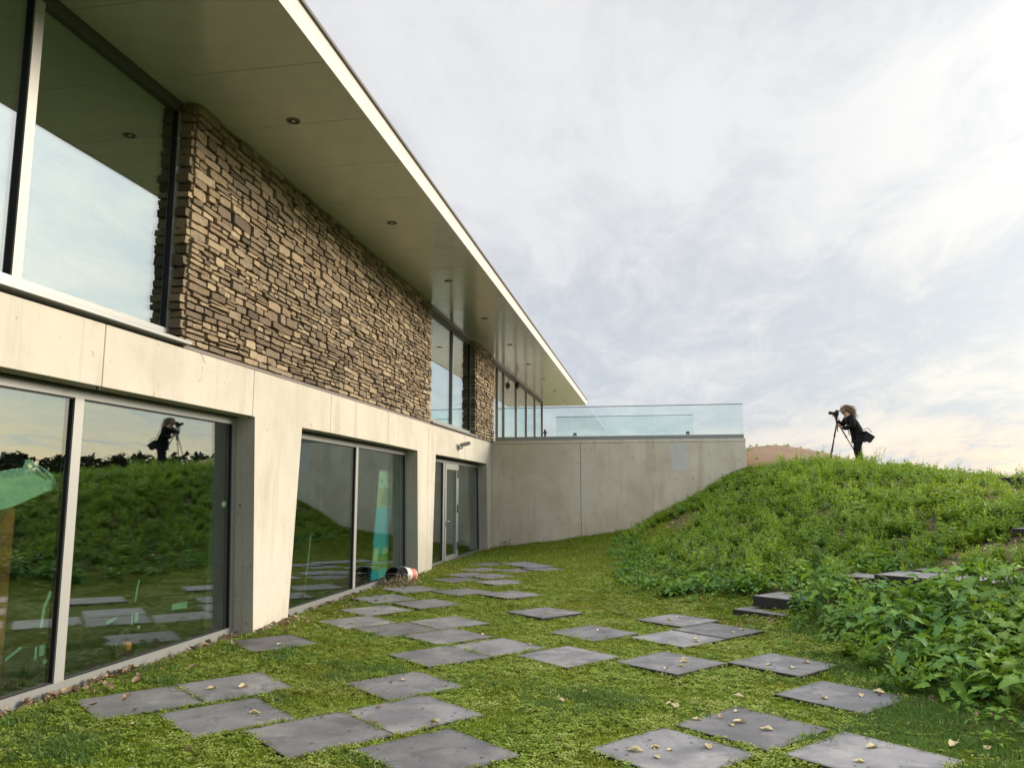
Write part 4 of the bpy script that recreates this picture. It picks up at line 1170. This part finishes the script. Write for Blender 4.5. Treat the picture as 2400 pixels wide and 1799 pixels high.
YL = [mesh_np('fallen_leaf', *dry_leaf(k, .047), ['yleaf']) for k in range(5)]
lf_ = [  # x, y, size, label
    (.55, 5.98, 1.25, 'big cream leaf in the middle of the right foreground slab'), (.49, 5.90, .7, 'little leaf touching the big cream leaf on its left'),
    (.72, 5.83, 1.0, 'curled cream leaf right of the big cream one on the same slab'), (.83, 6.28, .7, 'small pale leaf near the far corner of the right foreground slab'),
    (.56, 6.27, .55, 'tiny pale leaf on the far left edge of the right foreground slab'), (.26, 6.0, .8, 'folded pale leaf at the left tip of the right foreground slab'),
    (-.15, 5.22, 1.15, 'pale leaf with a stalk at the left end of the bottom centre slab'), (-.03, 5.32, .75, 'small curled leaf beside the stalked leaf on the bottom centre slab'),
    (.06, 5.28, .6, 'narrow pale leaf in the middle of the bottom centre slab'), (.30, 5.38, 1.0, 'yellow leaf near the right side of the bottom centre slab'), (-.02, 5.12, .7, 'faded leaf nearest the camera on the bottom centre slab'),
    (.25, 8.05, .85, 'uppermost of the leaves in a row on the centre slab'), (.24, 7.92, .95, 'middle yellow leaf of the row on the centre slab'), (.21, 7.74, .9, 'lowest leaf of the row on the centre slab'), (.07, 7.62, .75, 'lone leaf near the front corner of the centre slab'),
    (1.02, 7.95, .95, 'yellowish leaf on the left half of the slab below the leafy weeds'), (1.22, 7.86, .9, 'flat cream leaf front of the slab below the leafy weeds'), (1.38, 8.12, .9, 'pale leaf at the far right of the slab below the leafy weeds'),
    (1.28, 6.78, 1.0, 'upright curled leaf on the front of the mossy right slab'), (1.58, 6.92, .85, 'pale leaf on the right side of the mossy right slab'), (1.75, 7.05, 1.2, 'brownish pink leaf on the right corner of the mossy right slab'),
    (1.32, 5.55, 1.0, 'yellow green leaf at the far edge of the bottom right slab'), (1.17, 5.25, .9, 'cream leaf close to the bottom edge on the bottom right slab'),
    (.12, 6.35, 1.1, 'pair of pale leaves in the moss left of the right foreground slab'), (.08, 6.42, .8, 'second of the pale leaves in the moss left of the right foreground slab'), (.62, 6.75, 1.2, 'whitish leaf alone in the moss behind the right foreground slab'),
    (-.75, 6.35, .9, 'orange yellow leaf in the moss at the centre of the lawn'), (1.86, 5.75, 1.1, 'pale leaf in the moss at the right border'), (2.03, 5.68, 1.1, 'cream leaf at the right border next to another pale leaf'), (1.95, 9.9, 1.3, 'large pale leaf under the weeds by the steps'),
    (.86, 9.66, .8, 'pale leaf on the right slab of the joined pair'), (.98, 9.85, .8, 'pale leaf on the far right corner of the joined pair of slabs'), (.42, 9.2, .8, 'pale leaf by the front edge of the joined pair of slabs'), (.42, 9.05, .9, 'leaf in the moss in front of the joined pair of slabs'),
    (.16, 10.48, .9, 'pale leaf on the slab behind the joined pair'), (.27, 10.7, .6, 'tiny pale leaf at the far edge of the slab behind the joined pair'), (-.68, 9.55, .8, 'pale leaf on the lone slab in mid lawn'),
    (-1.34, 8.55, .75, 'white leaf on the far right end of the long slab pair'), (-3.95, 8.1, .9, 'leaf with a raised stalk on the slab next to the concrete column'), (-1.93, 9.0, .8, 'brown leaf on the slab in front of the long pair'),
    (-2.15, 6.78, 1.1, 'dark curled leaf on the left foreground slab'), (-1.55, 5.62, 1.0, 'brown leaf with stalk on the right slab of the big foreground pair'), (-3.38, 6.3, 1.2, 'yellow leaf in the damp spot on the left slab by the window'), (-3.6, 6.2, 1.1, 'brown leaf standing on the left slab edge by the window'), (-2.92, 5.62, .9, 'narrow leaf on the slab left of the big foreground pair'),
    (-3.72, 9.55, .9, 'pale leaf on the slab beyond the concrete column'), (-4.02, 11.7, .9, 'pale leaf on the slab near the second window'), (-1.42, 10.75, .8, 'pale leaf on the lone far slab right of the rows')]
for i, (x, y, s, lab) in enumerate(lf_):
    if lab.startswith('pair of'): lab = 'first of the pale leaves in the moss left of the right foreground slab'
    o = bpy.data.objects.new('fallen_leaf', YL[i % 5]); COL.objects.link(o)
    on = bool(in_slab(np.array([x]), np.array([y]), .0)[0]); zt = None
    for cx, cy, a, z_ in slabinfo:
        if math.hypot(x - cx, y - cy) < .5 and on: zt = z_
    z = zt if zt is not None else float(hgt(x, y)[0]) + .028
    o.location = (x, y, z - .002); o.rotation_euler = (random.uniform(-.1, .1), random.uniform(-.1, .1), random.uniform(0, 6.28)); o.scale = [s * random.uniform(.9, 1.1)] * 3
    tag(o, lab, 'leaf', 'pale leaves fallen on slabs and moss')


def litter(name, pts, smin, smax, seed, mat='litter'):
    r_ = random.Random(seed); V = []; F = []
    base = [dry_leaf(300 + k, .04) for k in range(8)]
    for (x, y, z) in pts:
        lv, lf = r_.choice(base); s = r_.uniform(smin, smax)
        mt = Matrix.Translation((x, y, z)) @ Euler((r_.gauss(0, .5), r_.gauss(0, .5), r_.uniform(0, 6.28))).to_matrix().to_4x4() @ Matrix.Diagonal((s, s, s * r_.uniform(.8, 1.8), 1))
        i0 = len(V); V += [tuple(mt @ Vector(v)) for v in lv]; F += [tuple(i + i0 for i in f) for f in lf]
    me_ = mesh_np(name, V, F, [mat]); o = link(name, me_); tag(o, kind='stuff'); return o


pts = []
for _ in range(1000):
    y = random.uniform(3.5, 22.2)
    if random.random() > .08 + .8 * (math.sin(y * 2.3) * .5 + .5) * (1.3 if 5.5 < y < 8 else .8): continue
    col = any(a < y < b for a, b in ((8.65, 9.7), (15.2, 16.3), (21.9, 22.5)))
    x = (-4.575 if col else -4.79) + abs(random.gauss(0, .06 if random.random() < .75 else .3))
    pts.append((x, y, float(hgt(x, y)[0]) + .03 + random.uniform(0, .03)))
litter('leaf_litter', pts, .7, 1.3, 5)
pts = [(x, y, float(hgt(x, y)[0]) + .03) for x, y in [(random.uniform(-4.5, 2.4), random.uniform(3.8, 21)) for _ in range(150)]]
pts += [(x, y, float(hgt(x, y)[0]) + .035) for x, y in [(random.gauss(1.25, .28), random.gauss(10.45, .12)) for _ in range(45)]]
pts += [(x, y, float(hgt(x, y)[0]) + .03) for x, y in [(random.gauss(2.3, .35), random.gauss(6.3, .35)) for _ in range(60)]]
litter('scattered_brown_leaves', pts, .4, .9, 6)
pts = [(x, y, float(hgt(x, y)[0]) + .02) for x, y in [(random.gauss(4.75, .55), random.gauss(11.9, .35)) for _ in range(22)] + [(random.gauss(6.9, .7), random.gauss(16.3, .9)) for _ in range(60)] + [(random.gauss(.4, .5), random.gauss(19.7, .8)) for _ in range(25)]]
litter('soil_debris', pts, .6, 1.2, 7, 'yleaf')

# ------------------------------------------------------------------ buckets and dry cuttings
M['bucket_white'] = plain('bucket_white', (0.75, 0.74, 0.72), 0.45); M['bucket_red'] = plain('bucket_pink', (0.62, 0.20, 0.16), 0.5)


def bucket(name, label, loc, rz, parts_mat, tilt):
    t_ = thing(name, label, 'bucket', loc, rz)
    bm = bmesh.new(); n = 20
    prof = [(.115, 0), (.145, .27), (.151, .27), (.151, .285), (.138, .285), (.110, .008)]
    rg = [[bm.verts.new((math.cos(6.2832 * a / n) * r_, math.sin(6.2832 * a / n) * r_, z_)) for a in range(n)] for r_, z_ in prof]
    for p_, q_ in zip(rg, rg[1:]):
        for a in range(n): bm.faces.new((p_[a], p_[(a + 1) % n], q_[(a + 1) % n], q_[a]))
    bm.faces.new(rg[0][::-1]); bm.faces.new(rg[-1])
    o = fin(bm, 'shell', parts_mat, t_, True); o.rotation_euler = (tilt, 0, 0)
    if parts_mat == 'bucket_white':
        bm = bmesh.new(); rg = [[bm.verts.new((math.cos(6.2832 * a / n) * r_, math.sin(6.2832 * a / n) * r_, z_)) for a in range(n)] for r_, z_ in ((.1185, .02), (.1325, .15))]
        for a in range(n): bm.faces.new((rg[0][a], rg[0][(a + 1) % n], rg[1][(a + 1) % n], rg[1][a]))
        o = fin(bm, 'pink_label', 'bucket_red', t_, True); o.rotation_euler = (tilt, 0, 0)
        bm = bmesh.new(); r_ = random.Random(3)
        for k in range(6):
            a = 3.6 + r_.uniform(-.5, .5) + k * .12; z_ = .16 + r_.uniform(0, .07); rr = .134 + (z_ - .15) * .11
            bmesh.ops.create_cube(bm, size=1, matrix=Matrix.Translation((math.cos(a) * rr, math.sin(a) * rr, z_)) @ Matrix.Rotation(a, 4, 'Z') @ Matrix.Diagonal((.004, .016, .022, 1)))
        o = fin(bm, 'dark_print', 'black', t_); o.rotation_euler = (tilt, 0, 0)
    bm = bmesh.new(); tube(bm, [(.15 * math.cos(a), .16 * math.sin(a) * .25 + .0, .27 + .13 * math.sin(a)) for a in np.linspace(0, math.pi, 12)], .003, 5)
    o = fin(bm, 'handle', 'steel', t_, True); o.rotation_euler = (tilt, 0, 0)
    return t_


bucket('bucket', 'white bucket with pink band lying on its side spilling dry cuttings', (-4.36, 14.15, .15), -.45, 'bucket_white', 1.48)
bucket('bucket', 'black bucket tipped over beside the white one against the window', (-4.63, 14.05, .15), .1, 'black', 1.5)
V = []; F = []; r_ = np.random.default_rng(9)
for k in range(1700):
    u = r_.uniform(); cx = -4.42 + r_.normal(0, .15); cy = 13.55 + r_.normal(0, .24); zz = max(0, .15 - .30 * abs(cy - 13.75)) * r_.uniform(.1, 1) + .03
    az = r_.uniform(0, 6.28); el = r_.uniform(-.3, .9)
    narrow_leaf(V, F, np.array([max(cx, -4.8), cy, zz]), np.array([math.cos(az) * math.cos(el), math.sin(az) * math.cos(el), math.sin(el)]), r_.uniform(.03, .075), r_.uniform(.006, .022), r_.uniform(-.4, .4), r_)
M['dry'] = leafmat('dry_cuttings', [(0.10, 0.07, 0.04), (0.24, 0.19, 0.11), (0.45, 0.38, 0.24), (0.16, 0.14, 0.06), (0.6, 0.54, 0.4)], 0, 22, .1, .8, .2, .2)
o = link('dry_cuttings', mesh_np('dry_cuttings', V, F, ['dry'])); tag(o, kind='stuff')

# ------------------------------------------------------------------ things seen behind the glass
M['tape'] = plain('mint_tape', (0.17, 0.30, 0.22), 0.6, 0.2); M['mint'] = plain('mint_sheet', (0.28, 0.43, 0.34), 0.6, 0.2, 0, .05, 3); M['teal'] = plain('banner_teal', (0.03, 0.50, 0.66), 0.5, .3, 0, .15, 3)
M['bgreen'] = plain('banner_green', (0.16, 0.34, 0.12), 0.5, .3, 0, .35, 9); M['bolive'] = plain('banner_olive', (0.42, 0.47, 0.22), 0.5, .3, 0, .25, 6); M['bwhite'] = plain('banner_white', (0.55, 0.72, 0.52), 0.5)
M['orange'] = plain('orange_plastic', (0.75, 0.22, 0.05), 0.5); M['rust'] = plain('rust_board', (0.20, 0.055, 0.012), 0.6, .2, 0, .4, 5); M['navy'] = plain('print_navy', (0.02, 0.03, 0.06), 0.5)
bn = thing('roll_up_banner', 'tall roll up banner in teal and green leaning behind the second window', 'banner', (-5.12, 14.45, 0))
BT = Vector((0, .30, 2.05))  # top shift: the banner leans to the right


def strip(name, z0, z1, mat, jag=0, y_in=0.0, y_w=.86, x=0.0):
    bm = bmesh.new(); n = 12; r_ = random.Random(int(z0 * 100))
    f0 = [bm.verts.new((x, -.43 + y_in + y_w * i / n + .17 * z0, z0)) for i in range(n + 1)]
    f1 = [bm.verts.new((x, -.43 + y_in + y_w * i / n + .17 * z1, z1 + (r_.uniform(-jag, jag) if jag else 0))) for i in range(n + 1)]
    for i in range(n): bm.faces.new((f0[i], f0[i + 1], f1[i + 1], f1[i]))
    o = fin(bm, name, mat, bn); sm = o.modifiers.new('thick', 'SOLIDIFY'); sm.thickness = .004; return o


strip('banner_sheet', .02, 1.36, 'teal'); strip('banner_photo', 1.361, 1.95, 'bolive'); strip('banner_top', 1.951, 2.04, 'bwhite'); strip('banner_trees', 1.40, 1.62, 'bgreen', .05, .25, .6, .006)
strip('banner_sky', 1.72, 1.95, 'bwhite', 0.0, 0, .86, .006); strip('banner_shrubs', 1.50, 1.74, 'bgreen', .05, .35, .5, .008); strip('banner_photo', .22, .50, 'bgreen', .03, 0, .86, .006); strip('banner_panel', .38, .62, 'bwhite', .04, .02, .25, .009); strip('banner_panel', .48, .60, 'bwhite', .04, .5, .3, .009)
bm = bmesh.new(); bx(bm, -.02, .02, -.08 + 0, .80, 2.045, 2.075); fin(bm, 'top_rail', 'alu', bn)
bm = bmesh.new(); bx(bm, -.06, .06, -.44, .44, -.03, .02); fin(bm, 'foot', 'alu', bn)
bm = bmesh.new()
for yy in (.02, .5):
    for k in range(4):
        bmesh.ops.create_cube(bm, size=1, matrix=Matrix.Translation((.012, yy + .04 * k - .05, 1.86 + .02 * math.sin(k * 2))) @ Matrix.Rotation(.5 * k, 4, 'X') @ Matrix.Diagonal((.003, .05, .018, 1)))
    bmesh.ops.create_cube(bm, size=1, matrix=Matrix.Translation((.012, yy + .01, 1.80)) @ Matrix.Diagonal((.003, .09, .012, 1)))
fin(bm, 'logo', 'navy', bn)
# curled mint sheet with upside down print
t_ = thing('mint_sheet', 'curled mint green protective sheet with dark print behind the left window', 'sheet', (-5.0, 5.5, 1.5))
out = [(-.9, .02), (-.45, -.08), (0, .02), (.12, .08), (.30, .14), (.42, .165), (.36, .20), (.34, .28), (.30, .30), (.10, .40), (.075, .385), (.06, .35), (.05, .325), (-.05, .31), (-.3, .26), (-.9, .2)]
bm = bmesh.new(); vs = [bm.verts.new((.05 * math.sin(y * 3) + .02, y, z)) for y, z in out]; bm.faces.new(vs); bmesh.ops.triangulate(bm, faces=bm.faces[:])
o = fin(bm, 'sheet', 'mint', t_); sm = o.modifiers.new('t', 'SOLIDIFY'); sm.thickness = .004
bm = bmesh.new()
for k in range(5): bmesh.ops.create_cube(bm, size=1, matrix=Matrix.Translation((.085, .17 + .028 * k, .325 - .018 * k)) @ Matrix.Rotation(.5, 4, 'X') @ Matrix.Diagonal((.003, .016 + .004 * (k % 2), .036, 1)))
fin(bm, 'print', 'navy', t_)
t_ = thing('orange_panel', 'orange brown board standing behind the left window under the mint sheet', 'board', (-5.35, 5.6, 0))
bm = bmesh.new(); bx(bm, -.02, .02, -1.1, .32, -.02, 1.50); fin(bm, 'board', 'rust', t_, bev=.008)
for (y, z, lab) in ((7.12, .16, 'black cable reel with orange hub on the floor behind the window'), (6.02, .14, 'black cable reel at the window mullion in the dark room')):
    t_ = thing('cable_reel', lab, 'reel', (-5.08, y, z)); n = 28
    bm = bmesh.new(); pr = [(.155, -.03), (.175, -.03), (.175, .03), (.155, .03)]
    rg = [[bm.verts.new((x_, math.cos(6.2832 * a / n) * r_, math.sin(6.2832 * a / n) * r_)) for a in range(n)] for r_, x_ in pr]
    for i in range(4):
        for a in range(n): bm.faces.new((rg[i][a], rg[i][(a + 1) % n], rg[(i + 1) % 4][(a + 1) % n], rg[(i + 1) % 4][a]))
    fin(bm, 'rim', 'black', t_, True)
    bm = bmesh.new()
    for a in range(5): tube(bm, [(0, 0, 0), (0, math.cos(a * 1.2566) * .16, math.sin(a * 1.2566) * .16)], .008, 6)
    fin(bm, 'spoke', 'black', t_)
    bm = bmesh.new(); tube(bm, [(-.04, 0, 0), (.045, 0, 0)], .042 if y > 7 else .03, 14); fin(bm, 'hub', 'orange' if y > 7 else 'black', t_, True)
t_ = thing('thin_rod', 'thin pale rod standing behind the second window near its left side', 'rod', (-5.15, 11.3, -.03))
bm = bmesh.new(); tube(bm, [(0, -.05, 0), (0, .14, 1.02)], .012); fin(bm, 'rod', 'mint', t_, True)
# tape strips and labels on the inner side of the glass
tp = [([(5.84, .84), (5.87, .82), (5.81, .70), (5.795, .555), (5.765, .55), (5.775, .70)], 'long bent mint tape strip on the left pane beside the mullion'),
      ([(6.98, .80), (7.005, .80), (6.975, .66), (6.965, .60), (6.945, .60), (6.95, .68)], 'long thin mint tape strip on the right pane above the slab reflection'),
      ([(6.56, .485), (6.715, .505), (6.70, .485), (6.60, .455), (6.56, .45)], 'slanting mint tape piece left of the paired labels'),
      ([(7.55, .50), (7.82, .49), (7.82, .425), (7.55, .44)], 'faint green rectangular label on the right pane'),
      ([(5.44, .38), (5.58, .445), (5.60, .43), (5.44, .355)], 'slanted mint tape at the far left of the left pane')]
for P_, lab in tp:
    bm = bmesh.new(); prism_x(bm, P_, -4.880, -4.884); o = fin(bm, 'tape_strip', 'tape'); tag(o, lab, 'tape')
for k, (yy, zz, lab) in enumerate(((6.93, .44, 'pair of small mint labels in the middle of the right pane'), (5.75, .36, 'pair of small mint labels low on the left pane'))):
    t_ = thing('glass_label', lab, 'label', (-4.882, yy, zz))
    for y0_, y1_, z0_, z1_ in ((-.02, .005, -.05, .05), (.03, .085, -.03, .055), (.08, .12, -.10, -.07)):
        bm = bmesh.new(); bx(bm, -.002, .002, y0_, y1_, z0_, z1_); fin(bm, 'label_piece', 'tape', t_)
bm = bmesh.new(); bx(bm, -4.880, -4.884, 8.42, 8.50, 1.47, 1.53); o = fin(bm, 'window_sticker', 'bwhite'); tag(o, 'tiny pale sticker on the right jamb of the left window', 'sticker')

# ------------------------------------------------------------------ photographer
M['skin'] = plain('skin', (0.50, 0.30, 0.22), 0.55); M['coat'] = plain('black_cloth', (0.010, 0.010, 0.012), 0.85, .2); M['trouser'] = plain('black_trousers', (0.012, 0.012, 0.014), 0.8, .2)
M['hair'] = plain('blond_hair', (0.24, 0.165, 0.10), 0.6, .3, 0, .5, 60); M['bagm'] = plain('bag_nylon', (0.014, 0.014, 0.016), 0.55, .4)


def skin(name, verts, edges, rad, mat, parent, lv=2, root=0):
    me_ = bpy.data.meshes.new(name); me_.from_pydata([tuple(v) for v in verts], edges, []); me_.update()
    o = link(name, me_, mat, parent)
    md = o.modifiers.new('skin', 'SKIN'); md.use_smooth_shade = True
    for i, v in enumerate(me_.skin_vertices[0].data):
        r_ = rad[i]; v.radius = (r_, r_) if isinstance(r_, (int, float)) else r_; v.use_root = (i == root)
    sd = o.modifiers.new('sub', 'SUBSURF'); sd.levels = lv; sd.render_levels = lv
    return o


PX, PY = 5.42, 22.35; PZ = float(hgt(PX, PY)[0])
pe = thing('person', 'person in black coat with windblown blond hair bending to a camera on a tripod', 'person', (PX, PY, PZ))
# local: x negative = towards the camera on the tripod, y negative = towards the viewer
V_ = [(0.0, 0, .84), (-.07, 0, 1.02), (-.16, 0, 1.22), (-.245, 0, 1.36), (-.295, 0, 1.42), (-.345, 0, 1.475), (-.36, 0, 1.56),   # 0 pelvis..6 head
      (.0, -.085, .80), (-.085, -.10, .45), (-.01, -.11, .08), (-.13, -.12, .035),                 # 7-10 near leg
      (.02, .085, .80), (-.02, .10, .46), (.07, .11, .08), (-.05, .12, .035),                      # 11-14 far leg
      (-.21, -.17, 1.33), (-.17, -.24, 1.08), (-.37, -.16, 1.02), (-.46, -.11, 1.07),              # 15-18 near arm
      (-.21, .17, 1.33), (-.34, .25, 1.14), (-.50, .14, 1.26), (-.54, .07, 1.33)]                  # 19-22 far arm
E_ = [(0, 1), (1, 2), (2, 3), (3, 4), (4, 5), (5, 6), (0, 7), (7, 8), (8, 9), (9, 10), (0, 11), (11, 12), (12, 13), (13, 14), (3, 15), (15, 16), (16, 17), (17, 18), (3, 19), (19, 20), (20, 21), (21, 22)]
R_ = [(.13, .10), (.115, .09), (.13, .10), (.115, .085), .05, .078, .088, .08, .055, .036, .032, .08, .055, .036, .032, .05, .042, .032, .026, .05, .042, .032, .026]
body = skin('body', V_, E_, R_, 'skin', pe)
# face: nose, brow and ear shapes on the near side, eyes
for nm, c, r_, mt_ in (('nose', (-.435, 0, 1.51), (.018, .012, .02), 'skin'), ('ear', (-.335, -.082, 1.525), (.018, .008, .026), 'skin')):
    bm = bmesh.new(); ell(bm, c, r_, 10, 8); fin(bm, nm, mt_, pe, True)
bm = bmesh.new()
for s in (-1, 1): ell(bm, (-.418, .03 * s, 1.535), (.010, .012, .009), 8, 6)
fin(bm, 'eyes', 'black', pe, True)
bm = bmesh.new(); ell(bm, (-.418, 0, 1.462), (.008, .024, .007), 8, 6); fin(bm, 'mouth', 'bucket_red', pe, True)
# clothes
cv = [(.03, 0, .66), (.01, 0, .84), (-.07, 0, 1.02), (-.165, 0, 1.23), (-.28, 0, 1.40)] + [V_[15], V_[16], V_[17], (-.43, -.13, 1.055)] + [V_[19], V_[20], (-.475, .16, 1.24)]
ce = [(0, 1), (1, 2), (2, 3), (3, 4), (4, 5), (5, 6), (6, 7), (7, 8), (4, 9), (9, 10), (10, 11)]
crr = [(.20, .19), (.19, .18), (.17, .16), (.185, .16), (.13, .12), .10, .085, .064, .052, .10, .082, .06]
skin('coat', cv, ce, crr, 'coat', pe, root=1)
tv = [(0, 0, .80), V_[7], V_[8], (-.015, -.11, .10), V_[11], V_[12], (.065, .11, .10)]
skin('trousers', tv, [(0, 1), (1, 2), (2, 3), (0, 4), (4, 5), (5, 6)], [(.18, .14), .135, .105, .09, .135, .105, .09], 'trouser', pe)
for (x, y) in ((-.02, -.11), (.06, .11)):
    bm = bmesh.new(); ell(bm, (x - .06, y, .045), (.14, .05, .05), 12, 8); ell(bm, (x, y, .09), (.055, .05, .07), 10, 8); fin(bm, 'shoe', 'black', pe, True)


def hand(side, wrist, dirv, grip):
    wv = Vector(wrist); d = Vector(dirv).normalized(); s = Vector((0, 0, 1)).cross(d).normalized(); up = d.cross(s)
    v = [wv, wv + d * .045, wv + d * .085]; e = [(0, 1), (1, 2)]; r = [.026, .033, .028]
    for k, (ln, off) in enumerate(((.030, -.033), (.036, -.011), (.034, .011), (.026, .032))):
        b = wv + d * .085 + up * off; i = len(v)
        v += [b, b + d * ln + s * grip * .01, b + d * ln * 1.25 + s * grip * ln, b + d * ln * .8 + s * grip * ln * 1.8]; e += [(2, i), (i, i + 1), (i + 1, i + 2), (i + 2, i + 3)]; r += [.010, .009, .0085, .0075]
    i = len(v); v += [wv + d * .035 + up * .035, wv + d * .075 + up * .055 + s * grip * .03, wv + d * .09 + up * .045 + s * grip * .055]; e += [(1, i), (i, i + 1), (i + 1, i + 2)]; r += [.012, .010, .009]
    return skin('hand', v, e, r, 'skin', pe, 1)


hand(-1, (-.455, -.115, 1.07), (-.85, .5, .35), 1)
hand(1, (-.535, .085, 1.325), (-.35, -.7, .5), -1)
# windblown hair as many tapering locks
bm = bmesh.new(); r_ = random.Random(2)
ell(bm, (-.33, 0, 1.555), (.092, .085, .095), 14, 10)
for k in range(130):
    a = r_.uniform(-1.25, 1.25); b = r_.uniform(-.6, 1.2)
    p0 = Vector((-.325 + .08 * math.cos(b) * r_.uniform(-.3, .9), .085 * math.sin(a), 1.56 + .09 * math.sin(b)))
    L_ = r_.uniform(.12, .30); dr = r_.uniform(.10, .34); sy = r_.uniform(-.06, .06); pts = []; 
    for i in range(5):
        u = i / 4; pts.append(p0 + Vector((L_ * u, sy * u + .012 * math.sin(u * 9 + k), .03 * math.sin(u * 2.2) - dr * u * u + .012 * math.sin(u * 7 + k * 1.7))))
    tube(bm, pts, [.012, .013, .011, .007, .002], 4, False)
for k in range(40):
    a = r_.uniform(-1, 1); p0 = Vector((-.37, .08 * a, 1.62)); pts = [p0 + Vector((-.01 * u + .02 * (1 - u), .035 * a * u, -.16 * u)) for u in (0, .3, .6, 1)]
    tube(bm, pts, [.010, .010, .008, .003], 4, False)
fin(bm, 'hair', 'hair', pe, True)
# shoulder bag
bg_ = thing('shoulder_bag', 'black camera bag hanging behind the hip of the photographer', 'bag', (PX + .20, PY - .10, PZ + .78))
bm = bmesh.new(); bx(bm, -.14, .14, -.07, .07, -.10, .10); o = fin(bm, 'bag_body', 'bagm', bg_, bev=.03); o.rotation_euler = (0, .62, 0)
bm = bmesh.new(); bx(bm, -.145, .145, -.08, .078, .05, .112); o = fin(bm, 'flap', 'bagm', bg_, bev=.015); o.rotation_euler = (0, .62, 0)
bm = bmesh.new(); tube(bm, [(-.10, -.02, .20), (.02, -.02, .24), (.12, -.02, .13)], .009, 6); fin(bm, 'grip', 'bagm', bg_, True)
bm = bmesh.new(); tube(bm, [(-.12, -.09, .18), (-.25, -.12, .42), (-.37, -.05, .60), (-.40, .08, .62), (-.50, .02, .38), (-.46, -.05, .05)], .010, 6); fin(bm, 'strap', 'bagm', bg_, True)
# tripod and camera
TX, TY = PX - .525, PY - .02
tz = PZ
tr_ = thing('tripod', 'slim dark tripod with three legs standing in the weeds on the crest', 'tripod', (TX, TY, tz))
feet = [(-.28, -.15), (-.19, .35), (.56, -.30)]
for i, (fx_, fy_) in enumerate(feet):
    gz = float(hgt(TX + fx_, TY + fy_)[0]) - tz - .02
    lg = bmesh.new(); a = Vector((0, 0, 1.22)); b = Vector((fx_, fy_, gz))
    tube(lg, [a, a.lerp(b, .33)], .017, 8); tube(lg, [a.lerp(b, .33), a.lerp(b, .66)], .013, 8); tube(lg, [a.lerp(b, .66), b], .010, 8)
    o = fin(lg, 'leg', 'black', tr_, True)
    lk = bmesh.new()
    for u in (.33, .66, .95): tube(lk, [a.lerp(b, u - .02), a.lerp(b, u + .02)], .021, 8)
    fin(lk, 'leg_lock', 'black', o, True)
bm = bmesh.new(); tube(bm, [(0, 0, .95), (0, 0, 1.30)], .014, 10); tube(bm, [(0, 0, 1.18), (0, 0, 1.26)], .035, 10); fin(bm, 'centre_column', 'black', tr_, True)
bm = bmesh.new(); ell(bm, (0, 0, 1.33), (.032, .032, .035)); bx(bm, -.04, .04, -.03, .03, 1.36, 1.385); tube(bm, [(0, 0, 1.33), (.06, -.06, 1.24), (.09, -.08, 1.08)], .009, 6); fin(bm, 'head', 'black', tr_, True)
cm_ = thing('photo_camera', 'black camera with a long lens mounted on the tripod', 'camera', (TX, TY, tz + 1.39))
bm = bmesh.new(); bx(bm, -.035, .045, -.07, .07, 0, .10); bx(bm, -.03, .04, -.03, .03, .10, .135); fin(bm, 'camera_body', 'black', cm_, bev=.008)
bm = bmesh.new(); tube(bm, [(-.035, 0, .05), (-.10, 0, .055), (-.12, 0, .055), (-.20, 0, .065)], [.035, .037, .042, .046], 14); fin(bm, 'lens', 'black', cm_, True)
bm = bmesh.new(); tube(bm, [(.045, 0, .105), (.07, 0, .105)], .016, 10); fin(bm, 'eyepiece', 'black', cm_, True)

# ------------------------------------------------------------------ far wood, seen in the window reflections
r_ = np.random.default_rng(21); V = []; F = []
for k in range(650):
    az = R(r_.uniform(25, 125)); d = r_.uniform(78, 105); cx, cy = math.sin(az) * d, math.cos(az) * d
    dg = math.degrees(az); el_ = 2.45 + .2 * math.sin(dg * 1.7) + r_.uniform(-.2, .2) + (1.35 * min(1, (dg - 41) / 1.3) if dg > 41 else 0); hh = 3.8 + d * math.tan(R(el_)); wd = r_.uniform(1.4, 2.9)
    m = 260
    zz = r_.uniform(.25, 1, m); rr = wd * np.sqrt(np.clip(1 - (zz * 1.05) ** 2.2, .02, 1)) * np.sqrt(r_.uniform(.2, 1, m)); aa = r_.uniform(0, 6.28, m)
    for i in range(m):
        c = np.array([cx + rr[i] * math.cos(aa[i]), cy + rr[i] * math.sin(aa[i]), -2.2 + hh * zz[i]])
        dv = r_.normal(0, 1, 3); e2 = r_.normal(0, 1, 3); s = r_.uniform(.2, .45)
        j = len(V); V += [c + dv * s * .5, c + e2 * s * .5, c - dv * s * .5]; F.append((j, j + 1, j + 2))
wood = link('far_wood', mesh_np('far_wood', V, F, ['tree'], False)); tag(wood, kind='stuff')
